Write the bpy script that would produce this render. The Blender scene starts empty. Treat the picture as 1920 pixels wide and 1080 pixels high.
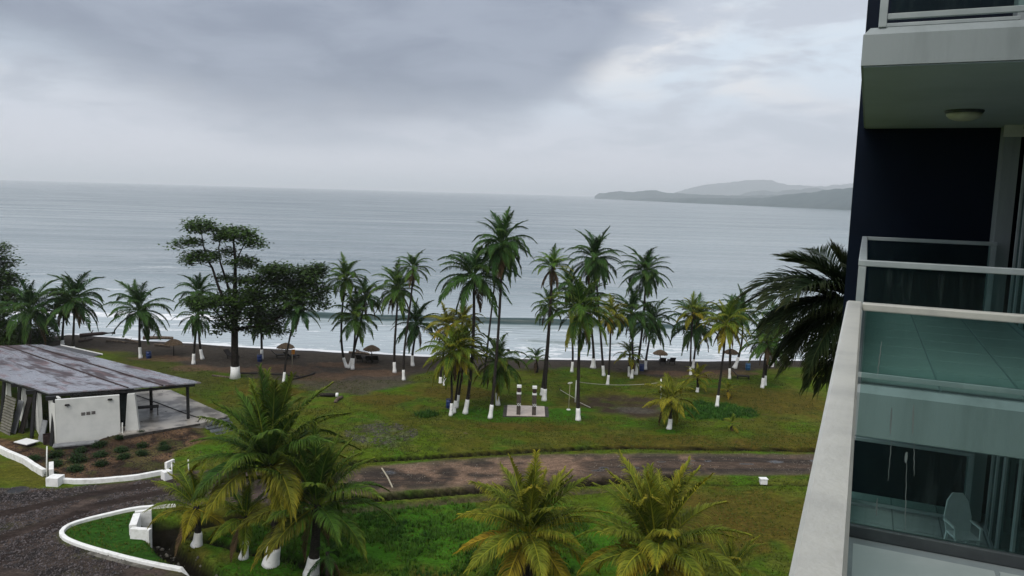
import bpy, math, random
import numpy as np
from mathutils import Vector, Matrix

C = bpy.context.scene.collection
random.seed(7)
R_ = random.Random(11)
NP = np.random.RandomState(5)

# ------------------------------------------------------------------ camera
F = 1450.0
EYE = 21.0
ROLL = math.atan(31 / 1100.0)
PITCH = math.radians(6.994)
fwd = Vector((0, math.cos(PITCH), -math.sin(PITCH)))
up0 = Vector((0, math.sin(PITCH), math.cos(PITCH)))
r0 = Vector((1, 0, 0))
RGT = math.cos(ROLL) * r0 + math.sin(ROLL) * up0
UPV = -math.sin(ROLL) * r0 + math.cos(ROLL) * up0
cd = bpy.data.cameras.new('camera')
cam = bpy.data.objects.new('camera', cd)
C.objects.link(cam)
cam.matrix_world = Matrix(((RGT.x, UPV.x, -fwd.x, 0), (RGT.y, UPV.y, -fwd.y, 0), (RGT.z, UPV.z, -fwd.z, EYE), (0, 0, 0, 1)))
cd.sensor_width = 36.0
cd.lens = 36.0 * F / 1920.0
cd.clip_start = 0.05
cd.clip_end = 150000
sc = bpy.context.scene
sc.camera = cam


def ray(x, y):
    return RGT * ((x - 960) / F) + UPV * ((540 - y) / F) + fwd


def at(x, y, z=0.0):
    v = ray(x, y)
    t = (z - EYE) / v.z
    return Vector((v.x * t, v.y * t, z))


def atY(x, y, Y):
    v = ray(x, y)
    t = Y / v.y
    return Vector((v.x * t, Y, EYE + v.z * t))


# ------------------------------------------------------------------ node helpers
class NT:
    def __init__(self, nt):
        self.nt = nt
        self.n = nt.nodes
        self.l = nt.links

    def new(self, t, **kw):
        nd = self.n.new(t)
        for k, v in kw.items():
            setattr(nd, k, v)
        return nd

    def put(self, sock, v):
        if v is None:
            return
        if hasattr(v, 'links') and hasattr(v, 'node'):
            self.l.new(v, sock)
        else:
            if sock.type == 'RGBA' and hasattr(v, '__len__') and len(v) == 3:
                v = tuple(v) + (1,)
            sock.default_value = v

    def math(self, op, a, b=None, c=None, clamp=False):
        nd = self.new('ShaderNodeMath', operation=op, use_clamp=clamp)
        for i, v in enumerate((a, b, c)):
            self.put(nd.inputs[i], v)
        return nd.outputs[0]

    def vmath(self, op, a, b=None):
        nd = self.new('ShaderNodeVectorMath', operation=op)
        self.put(nd.inputs[0], a)
        self.put(nd.inputs[1], b)
        return nd.outputs[0]

    def smooth(self, v, a, b, lo=0.0, hi=1.0):
        nd = self.new('ShaderNodeMapRange', interpolation_type='SMOOTHSTEP')
        self.put(nd.inputs[0], v)
        for i, q in zip((1, 2, 3, 4), (a, b, lo, hi)):
            self.put(nd.inputs[i], q)
        return nd.outputs[0]

    def noise(self, vec, scale, detail=4, rough=.55, dist=0.0):
        nd = self.new('ShaderNodeTexNoise')
        self.put(nd.inputs['Vector'], vec)
        nd.inputs['Scale'].default_value = scale
        nd.inputs['Detail'].default_value = detail
        nd.inputs['Roughness'].default_value = rough
        nd.inputs['Distortion'].default_value = dist
        return nd.outputs['Fac']

    def mix(self, f, a, b, blend='MIX'):
        nd = self.new('ShaderNodeMix', data_type='RGBA', blend_type=blend)
        self.put(nd.inputs[0], f)
        self.put(nd.inputs[6], a)
        self.put(nd.inputs[7], b)
        return nd.outputs[2]

    def scale(self, vec, s):
        nd = self.new('ShaderNodeMapping')
        self.put(nd.inputs['Vector'], vec)
        nd.inputs['Scale'].default_value = s
        return nd.outputs[0]

    def attr(self, name):
        return self.new('ShaderNodeAttribute', attribute_name=name)

    def bump(self, h, strength=.3, dist=.02, normal=None):
        nd = self.new('ShaderNodeBump')
        nd.inputs['Strength'].default_value = strength
        nd.inputs['Distance'].default_value = dist
        self.put(nd.inputs['Height'], h)
        self.put(nd.inputs['Normal'], normal)
        return nd.outputs[0]


# ------------------------------------------------------------------ world, sun, exposure
SUN_EL, SUN_AZ = math.radians(50), math.radians(206)      # azimuth from +Y, clockwise
w = bpy.data.worlds.new('World')
sc.world = w
w.use_nodes = True
T = NT(w.node_tree)
T.n.clear()
sky = T.new('ShaderNodeTexSky', sky_type='NISHITA', sun_disc=False)
sky.sun_elevation = SUN_EL
sky.sun_rotation = SUN_AZ
sky.dust_density = 3.0
tc = T.new('ShaderNodeTexCoord')
sx = T.new('ShaderNodeSeparateXYZ')
T.l.new(tc.outputs['Generated'], sx.inputs[0])
X, Y, Z = sx.outputs
flat = T.scale(tc.outputs['Generated'], (1, 1, 3.2))
n1 = T.noise(flat, 2.6, 6, .5, .5)
n2 = T.noise(flat, 6.5, 7, .55, .5)
n3 = T.noise(T.scale(tc.outputs['Generated'], (1, 1, 4.5)), 15, 5, .55, .3)
# edge of the dark rain deck climbs towards the right (east)
edge = T.math('ADD', .073, T.smooth(X, -.02, .30, 0.0, .24))
edge = T.math('ADD', edge, T.smooth(X, -.56, -.30, .042, 0.0))
wob = T.math('ADD', T.math('MULTIPLY', T.math('SUBTRACT', n1, .5), .075), T.math('MULTIPLY', T.math('SUBTRACT', n2, .5), .06))
wob = T.math('ADD', wob, T.math('MULTIPLY', T.math('SUBTRACT', n3, .5), .015))
deck = T.smooth(T.math('ADD', T.math('SUBTRACT', Z, edge), wob), -.035, .06)
# grey puffs in front of the brighter layer
puff = T.smooth(T.math('ADD', T.math('MULTIPLY', n2, .75), T.math('MULTIPLY', n3, .3)), .46, .62)
puff = T.math('MULTIPLY', puff, T.smooth(Z, .03, .075))
low = T.mix(T.smooth(Z, 0, .12), (.465, .475, .525), (.41, .44, .50))
high = T.mix(T.smooth(n1, .42, .62), (.45, .51, .575), (.545, .54, .545))
bright = T.mix(T.smooth(Z, .07, .16), low, high)
layer = T.mix(puff, bright, (.365, .395, .45))
dark = T.mix(T.smooth(n2, .34, .66), (.160, .185, .240), (.218, .246, .305))
dark = T.mix(T.smooth(Z, .18, .95), dark, (.70, .73, .79))
cloud = T.mix(deck, layer, dark)
cloud10 = T.vmath('SCALE', cloud)
cloud10.node.inputs['Scale'].default_value = 10.0
col = T.mix(.06, cloud10, sky.outputs[0])
bg = T.new('ShaderNodeBackground')
bg.inputs['Strength'].default_value = .1
T.l.new(col, bg.inputs[0])
wo = T.new('ShaderNodeOutputWorld')
T.l.new(bg.outputs[0], wo.inputs[0])

sd = bpy.data.lights.new('sun', 'SUN')
sd.energy = 1.5
sd.angle = math.radians(45)
sd.color = (1, .965, .91)
so = bpy.data.objects.new('sun', sd)
C.objects.link(so)
sdir = Vector((math.sin(SUN_AZ) * math.cos(SUN_EL), math.cos(SUN_AZ) * math.cos(SUN_EL), math.sin(SUN_EL)))
so.rotation_euler = (-sdir).to_track_quat('-Z', 'Y').to_euler()
so.location = (0, -30, 60)

vs = sc.view_settings
vs.view_transform = 'Standard'
vs.look = 'None'
vs.exposure = 0.66
vs.gamma = 1.0
vs.use_curve_mapping = False
sc.render.engine = 'CYCLES'
cy = sc.cycles
cy.use_denoising = True
cy.max_bounces = 6
cy.diffuse_bounces = 3
cy.glossy_bounces = 3
cy.transmission_bounces = 4
cy.transparent_max_bounces = 12
cy.volume_bounces = 3
cy.use_adaptive_sampling = False
cy.caustics_reflective = False
cy.caustics_refractive = False


# ------------------------------------------------------------------ materials
def mat(name, base, rough=.6, spec=.3, noise=0.0, nscale=6.0, bump=0.0, bscale=40., col2=None, metal=0.0, coord='Object', stretch=(1, 1, 1), lo=.35, hi=.65):
    m = bpy.data.materials.new(name)
    m.use_nodes = True
    t = NT(m.node_tree)
    b = t.n['Principled BSDF']
    b.inputs['Roughness'].default_value = rough
    b.inputs['Specular IOR Level'].default_value = spec
    b.inputs['Metallic'].default_value = metal
    co = t.scale(t.new('ShaderNodeTexCoord').outputs[coord], stretch)
    if col2 is None:
        col2 = tuple(max(0, c * (1 - noise)) for c in base)
    n = t.noise(co, nscale, 6, .6)
    t.put(b.inputs['Base Color'], t.mix(t.smooth(n, lo, hi), base, col2))
    if bump:
        t.put(b.inputs['Normal'], t.bump(t.noise(co, bscale, 4), bump, .02))
    return m


M = {}
M['white_paint'] = mat('white_paint', (.74, .74, .70), .55, .3, nscale=2.0, col2=(.62, .62, .58), bump=.15)
M['wall_paint'] = mat('wall_paint', (.56, .56, .53), .6, .25, nscale=.8, col2=(.49, .495, .47), bump=.08)
M['limewash'] = mat('limewash', (.74, .74, .72), .8, .15, nscale=4, col2=(.46, .45, .41), bump=.5, bscale=14, lo=.48, hi=.85)
M['curb_paint'] = mat('curb_paint', (.72, .72, .70), .6, .25, nscale=3, col2=(.52, .52, .48), bump=.25, bscale=12, lo=.4, hi=.8)
M['bark'] = mat('bark', (.035, .030, .026), .9, .1, nscale=7, col2=(.013, .011, .010), bump=.9, bscale=9, stretch=(1, 1, 3))
M['tree_bark'] = mat('tree_bark', (.030, .024, .020), .9, .1, nscale=4, col2=(.012, .010, .009), bump=.8, bscale=8)
M['black_steel'] = mat('black_steel', (.012, .012, .013), .5, .3, noise=.3)
M['concrete'] = mat('concrete', (.30, .275, .24), .3, .5, nscale=.6, col2=(.10, .088, .075), bump=.1, lo=.42, hi=.58)
M['concrete_rough'] = mat('concrete_rough', (.15, .14, .12), .8, .2, nscale=2.5, col2=(.06, .055, .045), bump=.4)
M['stone_dark'] = mat('stone_dark', (.06, .055, .05), .85, .2, nscale=3, col2=(.025, .022, .018), bump=.5)
M['column_stone'] = mat('column_stone', (.085, .068, .058), .8, .2, nscale=9, col2=(.045, .036, .031), bump=.6, bscale=18)
M['tile_pink'] = mat('tile_pink', (.48, .42, .37), .5, .3, nscale=4, col2=(.40, .34, .30))
M['thatch'] = mat('thatch', (.16, .115, .075), .95, .05, nscale=14, col2=(.06, .042, .028), bump=.9, bscale=30, stretch=(1, 1, .3))
M['wood_dark'] = mat('wood_dark', (.018, .014, .012), .7, .2, noise=.5)
M['driftwood'] = mat('driftwood', (.16, .125, .095), .9, .1, nscale=5, col2=(.055, .042, .032), bump=.6)
M['bin_blue'] = mat('bin_blue', (.010, .030, .13), .4, .4, noise=.3)
M['bin_light_blue'] = mat('bin_light_blue', (.02, .10, .22), .4, .4, noise=.3)
M['sign_orange'] = mat('sign_orange', (.62, .24, .03), .6, .2, noise=.2)
M['pole_cream'] = mat('pole_cream', (.38, .34, .25), .6, .2, noise=.2)
M['rope'] = mat('rope', (.42, .40, .36), .8, .1, noise=.2)
M['roof_sheet'] = None
M['dark_roof'] = mat('dark_roof', (.030, .029, .031), .5, .35, nscale=2, col2=(.05, .05, .055))
M['rust'] = mat('rust', (.045, .028, .026), .7, .2, noise=.5)
M['grey_board'] = mat('grey_board', (.20, .205, .21), .55, .3, nscale=2, col2=(.13, .135, .14))
M['corrugated'] = mat('corrugated', (.135, .125, .095), .5, .4, nscale=2, col2=(.07, .065, .05))
M['step_paint'] = mat('step_paint', (.17, .185, .20), .45, .4, nscale=2, col2=(.12, .13, .14))
M['navy_wall'] = mat('navy_wall', (.0018, .0062, .0165), .6, .12, nscale=.7, col2=(.0014, .0048, .013), bump=.05)
M['aluminium'] = mat('aluminium', (.36, .40, .40), .38, .5, nscale=4, col2=(.30, .34, .345))
M['dark_frame'] = mat('dark_frame', (.085, .095, .097), .4, .45, nscale=4, col2=(.06, .066, .07))
M['handrail_paint'] = mat('handrail_paint', (.58, .57, .50), .3, .5, nscale=3.5, col2=(.43, .425, .38), bump=.08, bscale=90, lo=.38, hi=.72)
M['slab_paint'] = mat('slab_paint', (.29, .325, .33), .6, .3, nscale=1.5, col2=(.215, .245, .245), bump=.15, stretch=(2.5, 2.5, .35), lo=.42, hi=.8)
M['soffit_shade_offset'] = mat('soffit_shade_offset', (.44, .49, .56), .7, .2, nscale=1.0, col2=(.39, .44, .50), bump=.06)  # slab underside, coloured lighter and bluer to offset shade and green bounce
M['floor_tile'] = mat('floor_tile', (.52, .55, .53), .28, .5, nscale=1.6, col2=(.42, .46, .44))
M['grout'] = mat('grout', (.035, .038, .036), .9, .1, noise=.2)
M['drip'] = mat('drip', (.22, .25, .24), .8, .1, noise=.3)
M['lamp_glass'] = mat('lamp_glass', (.62, .62, .48), .35, .4, noise=.2)
M['plastic_white'] = mat('plastic_white', (.70, .74, .72), .45, .4, noise=.08)
M['interior_shade'] = mat('interior_shade', (.02, .028, .03), .8, .1, noise=.3)  # near-black colour standing in for unlit depth indoors
M['coconut_skin'] = mat('coconut_skin', (.26, .095, .03), .5, .3, noise=.5)
M['box_white'] = mat('box_white', (.72, .72, .70), .5, .3, noise=.1)


def glass(name, tint, gl=.09):
    m = bpy.data.materials.new(name)
    m.use_nodes = True
    t = NT(m.node_tree)
    t.n.remove(t.n['Principled BSDF'])
    tr = t.new('ShaderNodeBsdfTransparent')
    tr.inputs[0].default_value = tint + (1,)
    go = t.new('ShaderNodeBsdfGlossy')
    go.inputs['Roughness'].default_value = .03
    go.inputs[0].default_value = (.8, .95, .93, 1)
    df = t.new('ShaderNodeBsdfDiffuse')
    df.inputs[0].default_value = (.30, .38, .36, 1)
    lw = t.new('ShaderNodeLayerWeight')
    lw.inputs[0].default_value = .12
    co = t.scale(t.new('ShaderNodeTexCoord').outputs['Object'], (9, 9, .8))
    dirt = t.smooth(t.noise(co, 3, 5, .7), .5, .8, .012, .07)
    a = t.new('ShaderNodeMixShader')
    t.put(a.inputs[0], dirt)
    t.l.new(tr.outputs[0], a.inputs[1])
    t.l.new(df.outputs[0], a.inputs[2])
    b = t.new('ShaderNodeMixShader')
    t.put(b.inputs[0], t.math('MULTIPLY', lw.outputs['Fresnel'], gl * 8, clamp=True))
    t.l.new(a.outputs[0], b.inputs[1])
    t.l.new(go.outputs[0], b.inputs[2])
    t.l.new(b.outputs[0], t.n['Material Output'].inputs[0])
    return m


M['glass'] = glass('tinted_glass', (.74, .855, .835))
M['door_glass'] = glass('door_glass', (.25, .38, .38), .12)


def leaf_mat(name, use_obj=True, trans=.17, rough=.6):
    m = bpy.data.materials.new(name)
    m.use_nodes = True
    t = NT(m.node_tree)
    b = t.n['Principled BSDF']
    oi = t.new('ShaderNodeObjectInfo')
    a = t.attr('tip')
    v = t.attr('shade')
    if use_obj:
        c = oi.outputs['Color']
        c = t.mix(t.math('MULTIPLY', a.outputs['Fac'], oi.outputs['Alpha']), c, (.25, .20, .014))
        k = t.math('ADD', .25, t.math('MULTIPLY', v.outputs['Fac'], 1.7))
    else:
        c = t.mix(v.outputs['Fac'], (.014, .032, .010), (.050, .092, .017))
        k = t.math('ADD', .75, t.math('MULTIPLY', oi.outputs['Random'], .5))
    vm = t.vmath('SCALE', c)
    t.put(vm.node.inputs['Scale'], k)
    t.put(b.inputs['Base Color'], vm)
    b.inputs['Roughness'].default_value = rough
    b.inputs['Specular IOR Level'].default_value = .06
    tl = t.new('ShaderNodeBsdfTranslucent')
    t.put(tl.inputs[0], vm)
    mx = t.new('ShaderNodeMixShader')
    mx.inputs[0].default_value = trans
    t.l.new(b.outputs[0], mx.inputs[1])
    t.l.new(tl.outputs[0], mx.inputs[2])
    t.l.new(mx.outputs[0], t.n['Material Output'].inputs[0])
    return m


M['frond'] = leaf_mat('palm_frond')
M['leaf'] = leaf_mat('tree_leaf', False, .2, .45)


# ------------------------------------------------------------------ mesh helpers
class MB:
    def __init__(self):
        self.v = []
        self.f = []

    def quad(self, a, b, c, d):
        i = len(self.v)
        self.v += [tuple(a), tuple(b), tuple(c), tuple(d)]
        self.f.append((i, i + 1, i + 2, i + 3))

    def poly(self, pts):
        i = len(self.v)
        self.v += [tuple(p) for p in pts]
        self.f.append(tuple(range(i, i + len(pts))))

    def box(self, x0, x1, y0, y1, z0, z1):
        i = len(self.v)
        self.v += [(x, y, z) for z in (z0, z1) for y in (y0, y1) for x in (x0, x1)]
        for q in ((0, 2, 3, 1), (4, 5, 7, 6), (0, 1, 5, 4), (2, 6, 7, 3), (0, 4, 6, 2), (1, 3, 7, 5)):
            self.f.append(tuple(i + k for k in q))

    def prism(self, pts, z0, z1):
        """pts: ccw list of (x,y) or (x,y,z offset)"""
        n = len(pts)
        i = len(self.v)
        self.v += [(p[0], p[1], z0 + (p[2] if len(p) > 2 else 0)) for p in pts]
        self.v += [(p[0], p[1], z1 + (p[2] if len(p) > 2 else 0)) for p in pts]
        self.f.append(tuple(i + k for k in reversed(range(n))))
        self.f.append(tuple(i + n + k for k in range(n)))
        for k in range(n):
            j = (k + 1) % n
            self.f.append((i + k, i + j, i + n + j, i + n + k))

    def obox(self, c, ax, ay, az):
        """oriented box by centre and half axis vectors"""
        i = len(self.v)
        c, ax, ay, az = Vector(c), Vector(ax), Vector(ay), Vector(az)
        for sz in (-1, 1):
            for sy in (-1, 1):
                for sx_ in (-1, 1):
                    self.v.append(tuple(c + ax * sx_ + ay * sy + az * sz))
        for q in ((0, 2, 3, 1), (4, 5, 7, 6), (0, 1, 5, 4), (2, 6, 7, 3), (0, 4, 6, 2), (1, 3, 7, 5)):
            self.f.append(tuple(i + k for k in q))

    def bar(self, a, b, wx, wz, up=(0, 0, 1)):
        a, b = Vector(a), Vector(b)
        d = b - a
        s = d.cross(Vector(up))
        if s.length < 1e-6:
            s = d.cross(Vector((1, 0, 0)))
        s.normalize()
        u = s.cross(d).normalized()
        self.obox((a + b) / 2, d / 2, s * wx / 2, u * wz / 2)

    def tube(self, path, radii, seg=8, cap=True):
        path = [Vector(p) for p in path]
        n = len(path)
        if not hasattr(radii, '__len__'):
            radii = [radii] * n
        i0 = len(self.v)
        prev = None
        for k in range(n):
            d = (path[min(k + 1, n - 1)] - path[max(k - 1, 0)]).normalized()
            ref = Vector((1, 0, 0)) if abs(d.x) < .9 else Vector((0, 1, 0))
            s = (ref - d * ref.dot(d)).normalized()
            u = d.cross(s)
            for j in range(seg):
                a = 2 * math.pi * j / seg
                self.v.append(tuple(path[k] + (s * math.cos(a) + u * math.sin(a)) * radii[k]))
        for k in range(n - 1):
            for j in range(seg):
                j2 = (j + 1) % seg
                self.f.append((i0 + k * seg + j, i0 + k * seg + j2, i0 + (k + 1) * seg + j2, i0 + (k + 1) * seg + j))
        if cap:
            self.f.append(tuple(i0 + j for j in reversed(range(seg))))
            self.f.append(tuple(i0 + (n - 1) * seg + j for j in range(seg)))

    def lathe(self, prof, seg=12, c=(0, 0, 0)):
        i0 = len(self.v)
        for r, z in prof:
            for j in range(seg):
                a = 2 * math.pi * j / seg
                self.v.append((c[0] + r * math.cos(a), c[1] + r * math.sin(a), c[2] + z))
        n = len(prof)
        for k in range(n - 1):
            for j in range(seg):
                j2 = (j + 1) % seg
                self.f.append((i0 + k * seg + j, i0 + k * seg + j2, i0 + (k + 1) * seg + j2, i0 + (k + 1) * seg + j))
        self.f.append(tuple(i0 + j for j in reversed(range(seg))))
        self.f.append(tuple(i0 + (n - 1) * seg + j for j in range(seg)))

    def mesh(self, name, m, smooth=False):
        me = bpy.data.meshes.new(name)
        me.from_pydata(self.v, [], self.f)
        if m is not None:
            me.materials.append(m)
        if smooth:
            me.polygons.foreach_set('use_smooth', [True] * len(me.polygons))
        me.update()
        return me

    def build(self, name, m, parent=None, smooth=False, bevel=0, **kw):
        o = bpy.data.objects.new(name, self.mesh(name, m, smooth))
        C.objects.link(o)
        if parent is not None:
            o.parent = parent
        if bevel:
            b = o.modifiers.new('bevel', 'BEVEL')
            b.width = bevel
            b.segments = 2
            b.limit_method = 'ANGLE'
        return props(o, **kw)


def props(o, label=None, cat=None, group=None, kind=None):
    if label:
        o['label'] = label
    if cat:
        o['category'] = cat
    if group:
        o['group'] = group
    if kind:
        o['kind'] = kind
    return o


def empty(name, loc=(0, 0, 0), rz=0, **kw):
    o = bpy.data.objects.new(name, None)
    C.objects.link(o)
    o.location = loc
    o.rotation_euler = (0, 0, rz)
    o.empty_display_size = .2
    return props(o, **kw)


def inst(name, me, parent, loc, rot=(0, 0, 0), scale=1.0):
    o = bpy.data.objects.new(name, me)
    C.objects.link(o)
    o.parent = parent
    o.location = loc
    o.rotation_euler = rot
    o.scale = (scale,) * 3 if not hasattr(scale, '__len__') else scale
    return o


def copy_tree(o, parent=None):
    c = o.copy()
    C.objects.link(c)
    c.parent = parent
    for ch in list(o.children):
        copy_tree(ch, c)
    return c


def np_mesh(name, co, faces, m, smooth=False):
    """co (n,3); faces (k,3) or (k,4)"""
    me = bpy.data.meshes.new(name)
    me.vertices.add(len(co))
    me.vertices.foreach_set('co', np.ascontiguousarray(co, dtype=np.float32).ravel())
    k = faces.shape[1]
    me.loops.add(faces.size)
    me.loops.foreach_set('vertex_index', np.ascontiguousarray(faces, dtype=np.int32).ravel())
    me.polygons.add(len(faces))
    me.polygons.foreach_set('loop_start', np.arange(0, faces.size, k, dtype=np.int32))
    me.polygons.foreach_set('loop_total', np.full(len(faces), k, dtype=np.int32))
    me.update(calc_edges=True)
    me.validate()
    if smooth:
        me.polygons.foreach_set('use_smooth', np.ones(len(me.polygons), dtype=bool))
    if m is not None:
        me.materials.append(m)
    return me


def add_attr(me, name, vals, typ='FLOAT'):
    a = me.attributes.new(name, typ, 'POINT')
    if typ == 'FLOAT':
        a.data.foreach_set('value', np.ascontiguousarray(vals, dtype=np.float32))
    else:
        c = np.ones((len(vals), 4), dtype=np.float32)
        c[:, :3] = vals
        a.data.foreach_set('color', c.ravel())


def link(name, me, parent=None, **kw):
    o = bpy.data.objects.new(name, me)
    C.objects.link(o)
    if parent is not None:
        o.parent = parent
    return props(o, **kw)


# numpy value noise
def vnoise(x, y, seed=0):
    xi = np.floor(x).astype(np.int64)
    yi = np.floor(y).astype(np.int64)
    fx = x - xi
    fy = y - yi
    fx = fx * fx * (3 - 2 * fx)
    fy = fy * fy * (3 - 2 * fy)

    def h(a, b):
        n = (a * 374761393 + b * 668265263 + seed * 974711) & 0x7fffffff
        n = ((n ^ (n >> 13)) * 1274126177) & 0x7fffffff
        return ((n ^ (n >> 16)) & 0xffff) / 65535.0
    return (h(xi, yi) * (1 - fx) + h(xi + 1, yi) * fx) * (1 - fy) + (h(xi, yi + 1) * (1 - fx) + h(xi + 1, yi + 1) * fx) * fy


def fbm(x, y, seed=0, oct=4, gain=.5):
    s = 0
    a = 1.0
    t = 0
    for k in range(oct):
        s = s + a * vnoise(x * 2 ** k + 17.3 * k, y * 2 ** k - 9.1 * k, seed + k)
        t += a
        a *= gain
    return s / t


def sstep(a, b, x):
    t = np.clip((x - a) / (b - a), 0, 1)
    return t * t * (3 - 2 * t)


def seg_dist(px, py, pts, closed=False):
    d = np.full(px.shape, 1e9)
    n = len(pts)
    for k in range(n if closed else n - 1):
        ax, ay = pts[k][0], pts[k][1]
        bx, by = pts[(k + 1) % n][0], pts[(k + 1) % n][1]
        vx, vy = bx - ax, by - ay
        t = np.clip(((px - ax) * vx + (py - ay) * vy) / (vx * vx + vy * vy + 1e-9), 0, 1)
        d = np.minimum(d, np.hypot(px - ax - t * vx, py - ay - t * vy))
    return d


def poly_sd(px, py, pts):
    """signed distance, positive inside"""
    ins = np.zeros(px.shape, bool)
    n = len(pts)
    for k in range(n):
        ax, ay = pts[k][0], pts[k][1]
        bx, by = pts[(k + 1) % n][0], pts[(k + 1) % n][1]
        if ay == by:
            continue
        c = ((ay > py) != (by > py)) & (px < (bx - ax) * (py - ay) / (by - ay) + ax)
        ins ^= c
    d = seg_dist(px, py, pts, True)
    return np.where(ins, d, -d)


def PP(pts, z=0):
    return [at(x, y, z) for x, y in pts]


# ------------------------------------------------------------------ ground layout (world polylines taken from the photograph)
SEA = -.45
shore_px = [(-60, 612), (70, 632), (140, 628), (217, 633), (300, 641), (400, 648), (480, 652), (620, 660), (715, 665), (795, 669), (990, 674), (1185, 676), (1410, 677), (1500, 676)]
shore = PP(shore_px, SEA)
SX = np.array([p.x for p in shore])
SY = np.array([p.y for p in shore])


def shoreY(x):
    return np.interp(x, SX, SY) + 1.2 * (fbm(x * .12, x * 0 + 3, 31, 3) - .5)


upper_road = PP([(640, 885), (700, 874), (850, 862), (1000, 853), (1100, 850), (1250, 850), (1525, 851), (1900, 852)])
lower_road = PP([(1900, 892), (1525, 891), (1250, 893), (1000, 908), (740, 922), (640, 935)])
ROAD = upper_road + lower_road
DRIVE = PP([(640, 880), (500, 885), (420, 880), (330, 884), (318, 892), (230, 903), (110, 915), (0, 914), (-300, 930), (-400, 1150), (150, 1150), (372, 1085), (365, 1074),
            (300, 1064), (200, 1040), (125, 1016), (112, 1002), (128, 986), (200, 968), (290, 950), (420, 945), (640, 940)])
DITCH1 = PP([(640, 871), (690, 864), (850, 853), (1000, 845), (1110, 839), (1180, 838), (1250, 840), (1525, 843), (1900, 846)])
DITCH2 = PP([(640, 940), (740, 930), (850, 922), (950, 915), (1080, 905), (1190, 897), (1270, 893)])
DITCH3 = PP([(600, 962), (740, 948), (880, 937), (1000, 928), (1180, 914), (1240, 908)])
DITCH4 = PP([(1160, 906), (1185, 907), (1300, 907), (1520, 908), (1900, 909)])
DITCH5 = PP([(285, 985), (320, 1030), (370, 1062), (430, 1100), (480, 1140)])
DITCH6 = PP([(285, 985), (340, 1000), (400, 1012), (470, 1030), (560, 1050), (640, 1090), (700, 1130)])
DITCH7 = PP([(286, 980), (350, 985), (440, 965), (540, 945), (620, 936)])
COURT = PP([(1075, 742), (1130, 738), (1220, 745), (1255, 762), (1250, 780), (1190, 785), (1120, 775), (1080, 760)])
BED = PP([(92, 893), (110, 905), (220, 902), (308, 888), (322, 870), (330, 845), (392, 825), (380, 800), (262, 812), (226, 818), (110, 845), (60, 835), (-40, 810), (-40, 825), (0, 838), (60, 868)])
TRI = PP([(290, 950), (200, 968), (130, 985), (113, 1001), (125, 1015), (200, 1039), (300, 1063), (372, 1075), (330, 1035), (285, 990), (300, 965)])
TER_Z = .58
TERRACE = [at(232, 818, .55), at(375, 794, .58), at(428, 779, .58), at(320, 731, .58), at(250, 729, .58), at(190, 790, .58)]
RAMP = [at(226, 812, .5), at(335, 799, .5)]


def height(x, y):
    """terrain height of land"""
    lump = (fbm(x * .35, y * .35, 3, 3) - .5) * .16 + (fbm(x * 1.7, y * 1.7, 8, 2) - .5) * .07
    d = y - shoreY(x)
    rd = np.maximum(poly_sd(x, y, ROAD), poly_sd(x, y, DRIVE))
    flat = np.minimum(sstep(-.2, 1.0, -rd), 1)
    flat = flat * sstep(-.3, .8, -poly_sd(x, y, TERRACE))
    z = lump * (.15 + .85 * flat)
    beach = sstep(-7, .5, d)
    z = z * (1 - beach) + beach * SEA - np.maximum(d, 0) * .09
    z = np.maximum(z, -3.0)
    z += .46 * (1 - sstep(.2, 2.6, seg_dist(x, y, RAMP)))
    for line, wd, dp in ((DITCH1, .45, .70), (DITCH2, .65, .9), (DITCH3, .5, .28), (DITCH4, .28, .30), (DITCH5, .75, .95), (DITCH6, .5, .55), (DITCH7, .9, .9)):
        dd = seg_dist(x, y, line)
        z -= dp * (1 - sstep(wd * .55, wd * 1.15, dd))
    cd_ = poly_sd(x, y, COURT)
    z -= .08 * sstep(0, 1.5, cd_)
    return z


def hz(x, y):
    return float(height(np.array([float(x)]), np.array([float(y)]))[0])


def grid_axis(lo, hi, step, far_lo, far_hi, growth=1.35):
    a = list(np.arange(lo, hi + step * .5, step))
    s = step
    v = lo
    pre = []
    while v > far_lo:
        s *= growth
        v -= s
        pre.append(v)
    s = step
    v = hi
    post = []
    while v < far_hi:
        s *= growth
        v += s
        post.append(v)
    return np.array(pre[::-1] + a + post)


gx = grid_axis(-62, 34, .22, -2500, 2500)
gy = grid_axis(34, 108, .19, -900, 118, 1.35)
GX, GY = np.meshgrid(gx, gy)
px, py = GX.ravel(), GY.ravel()
GZ = height(px, py)
nx, ny = len(gx), len(gy)

# colour of each bit of ground
n_a = fbm(px * .22, py * .22, 21, 5)
n_b = fbm(px * .9, py * .9, 22, 4)
n_c = fbm(px * 3.1, py * 3.1, 23, 3)
wob_ = (n_a - .5) * 2.6 + (n_b - .5) * 1.2


def ell(x, y, rx, ry):
    c = at(x, y)
    ax = abs(at(x + rx, y).x - c.x)
    ay = abs(at(x, y - ry).y - at(x, y + ry).y) / 2
    q = np.hypot((px - c.x) / ax, (py - c.y) / ay) + (n_b - .5) * .9 + (n_a - .5) * .5
    return 1 - sstep(.65, 1.15, q)


def lay(col, c, m):
    c = np.array(c)
    return col * (1 - m[:, None]) + c * m[:, None]


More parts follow.
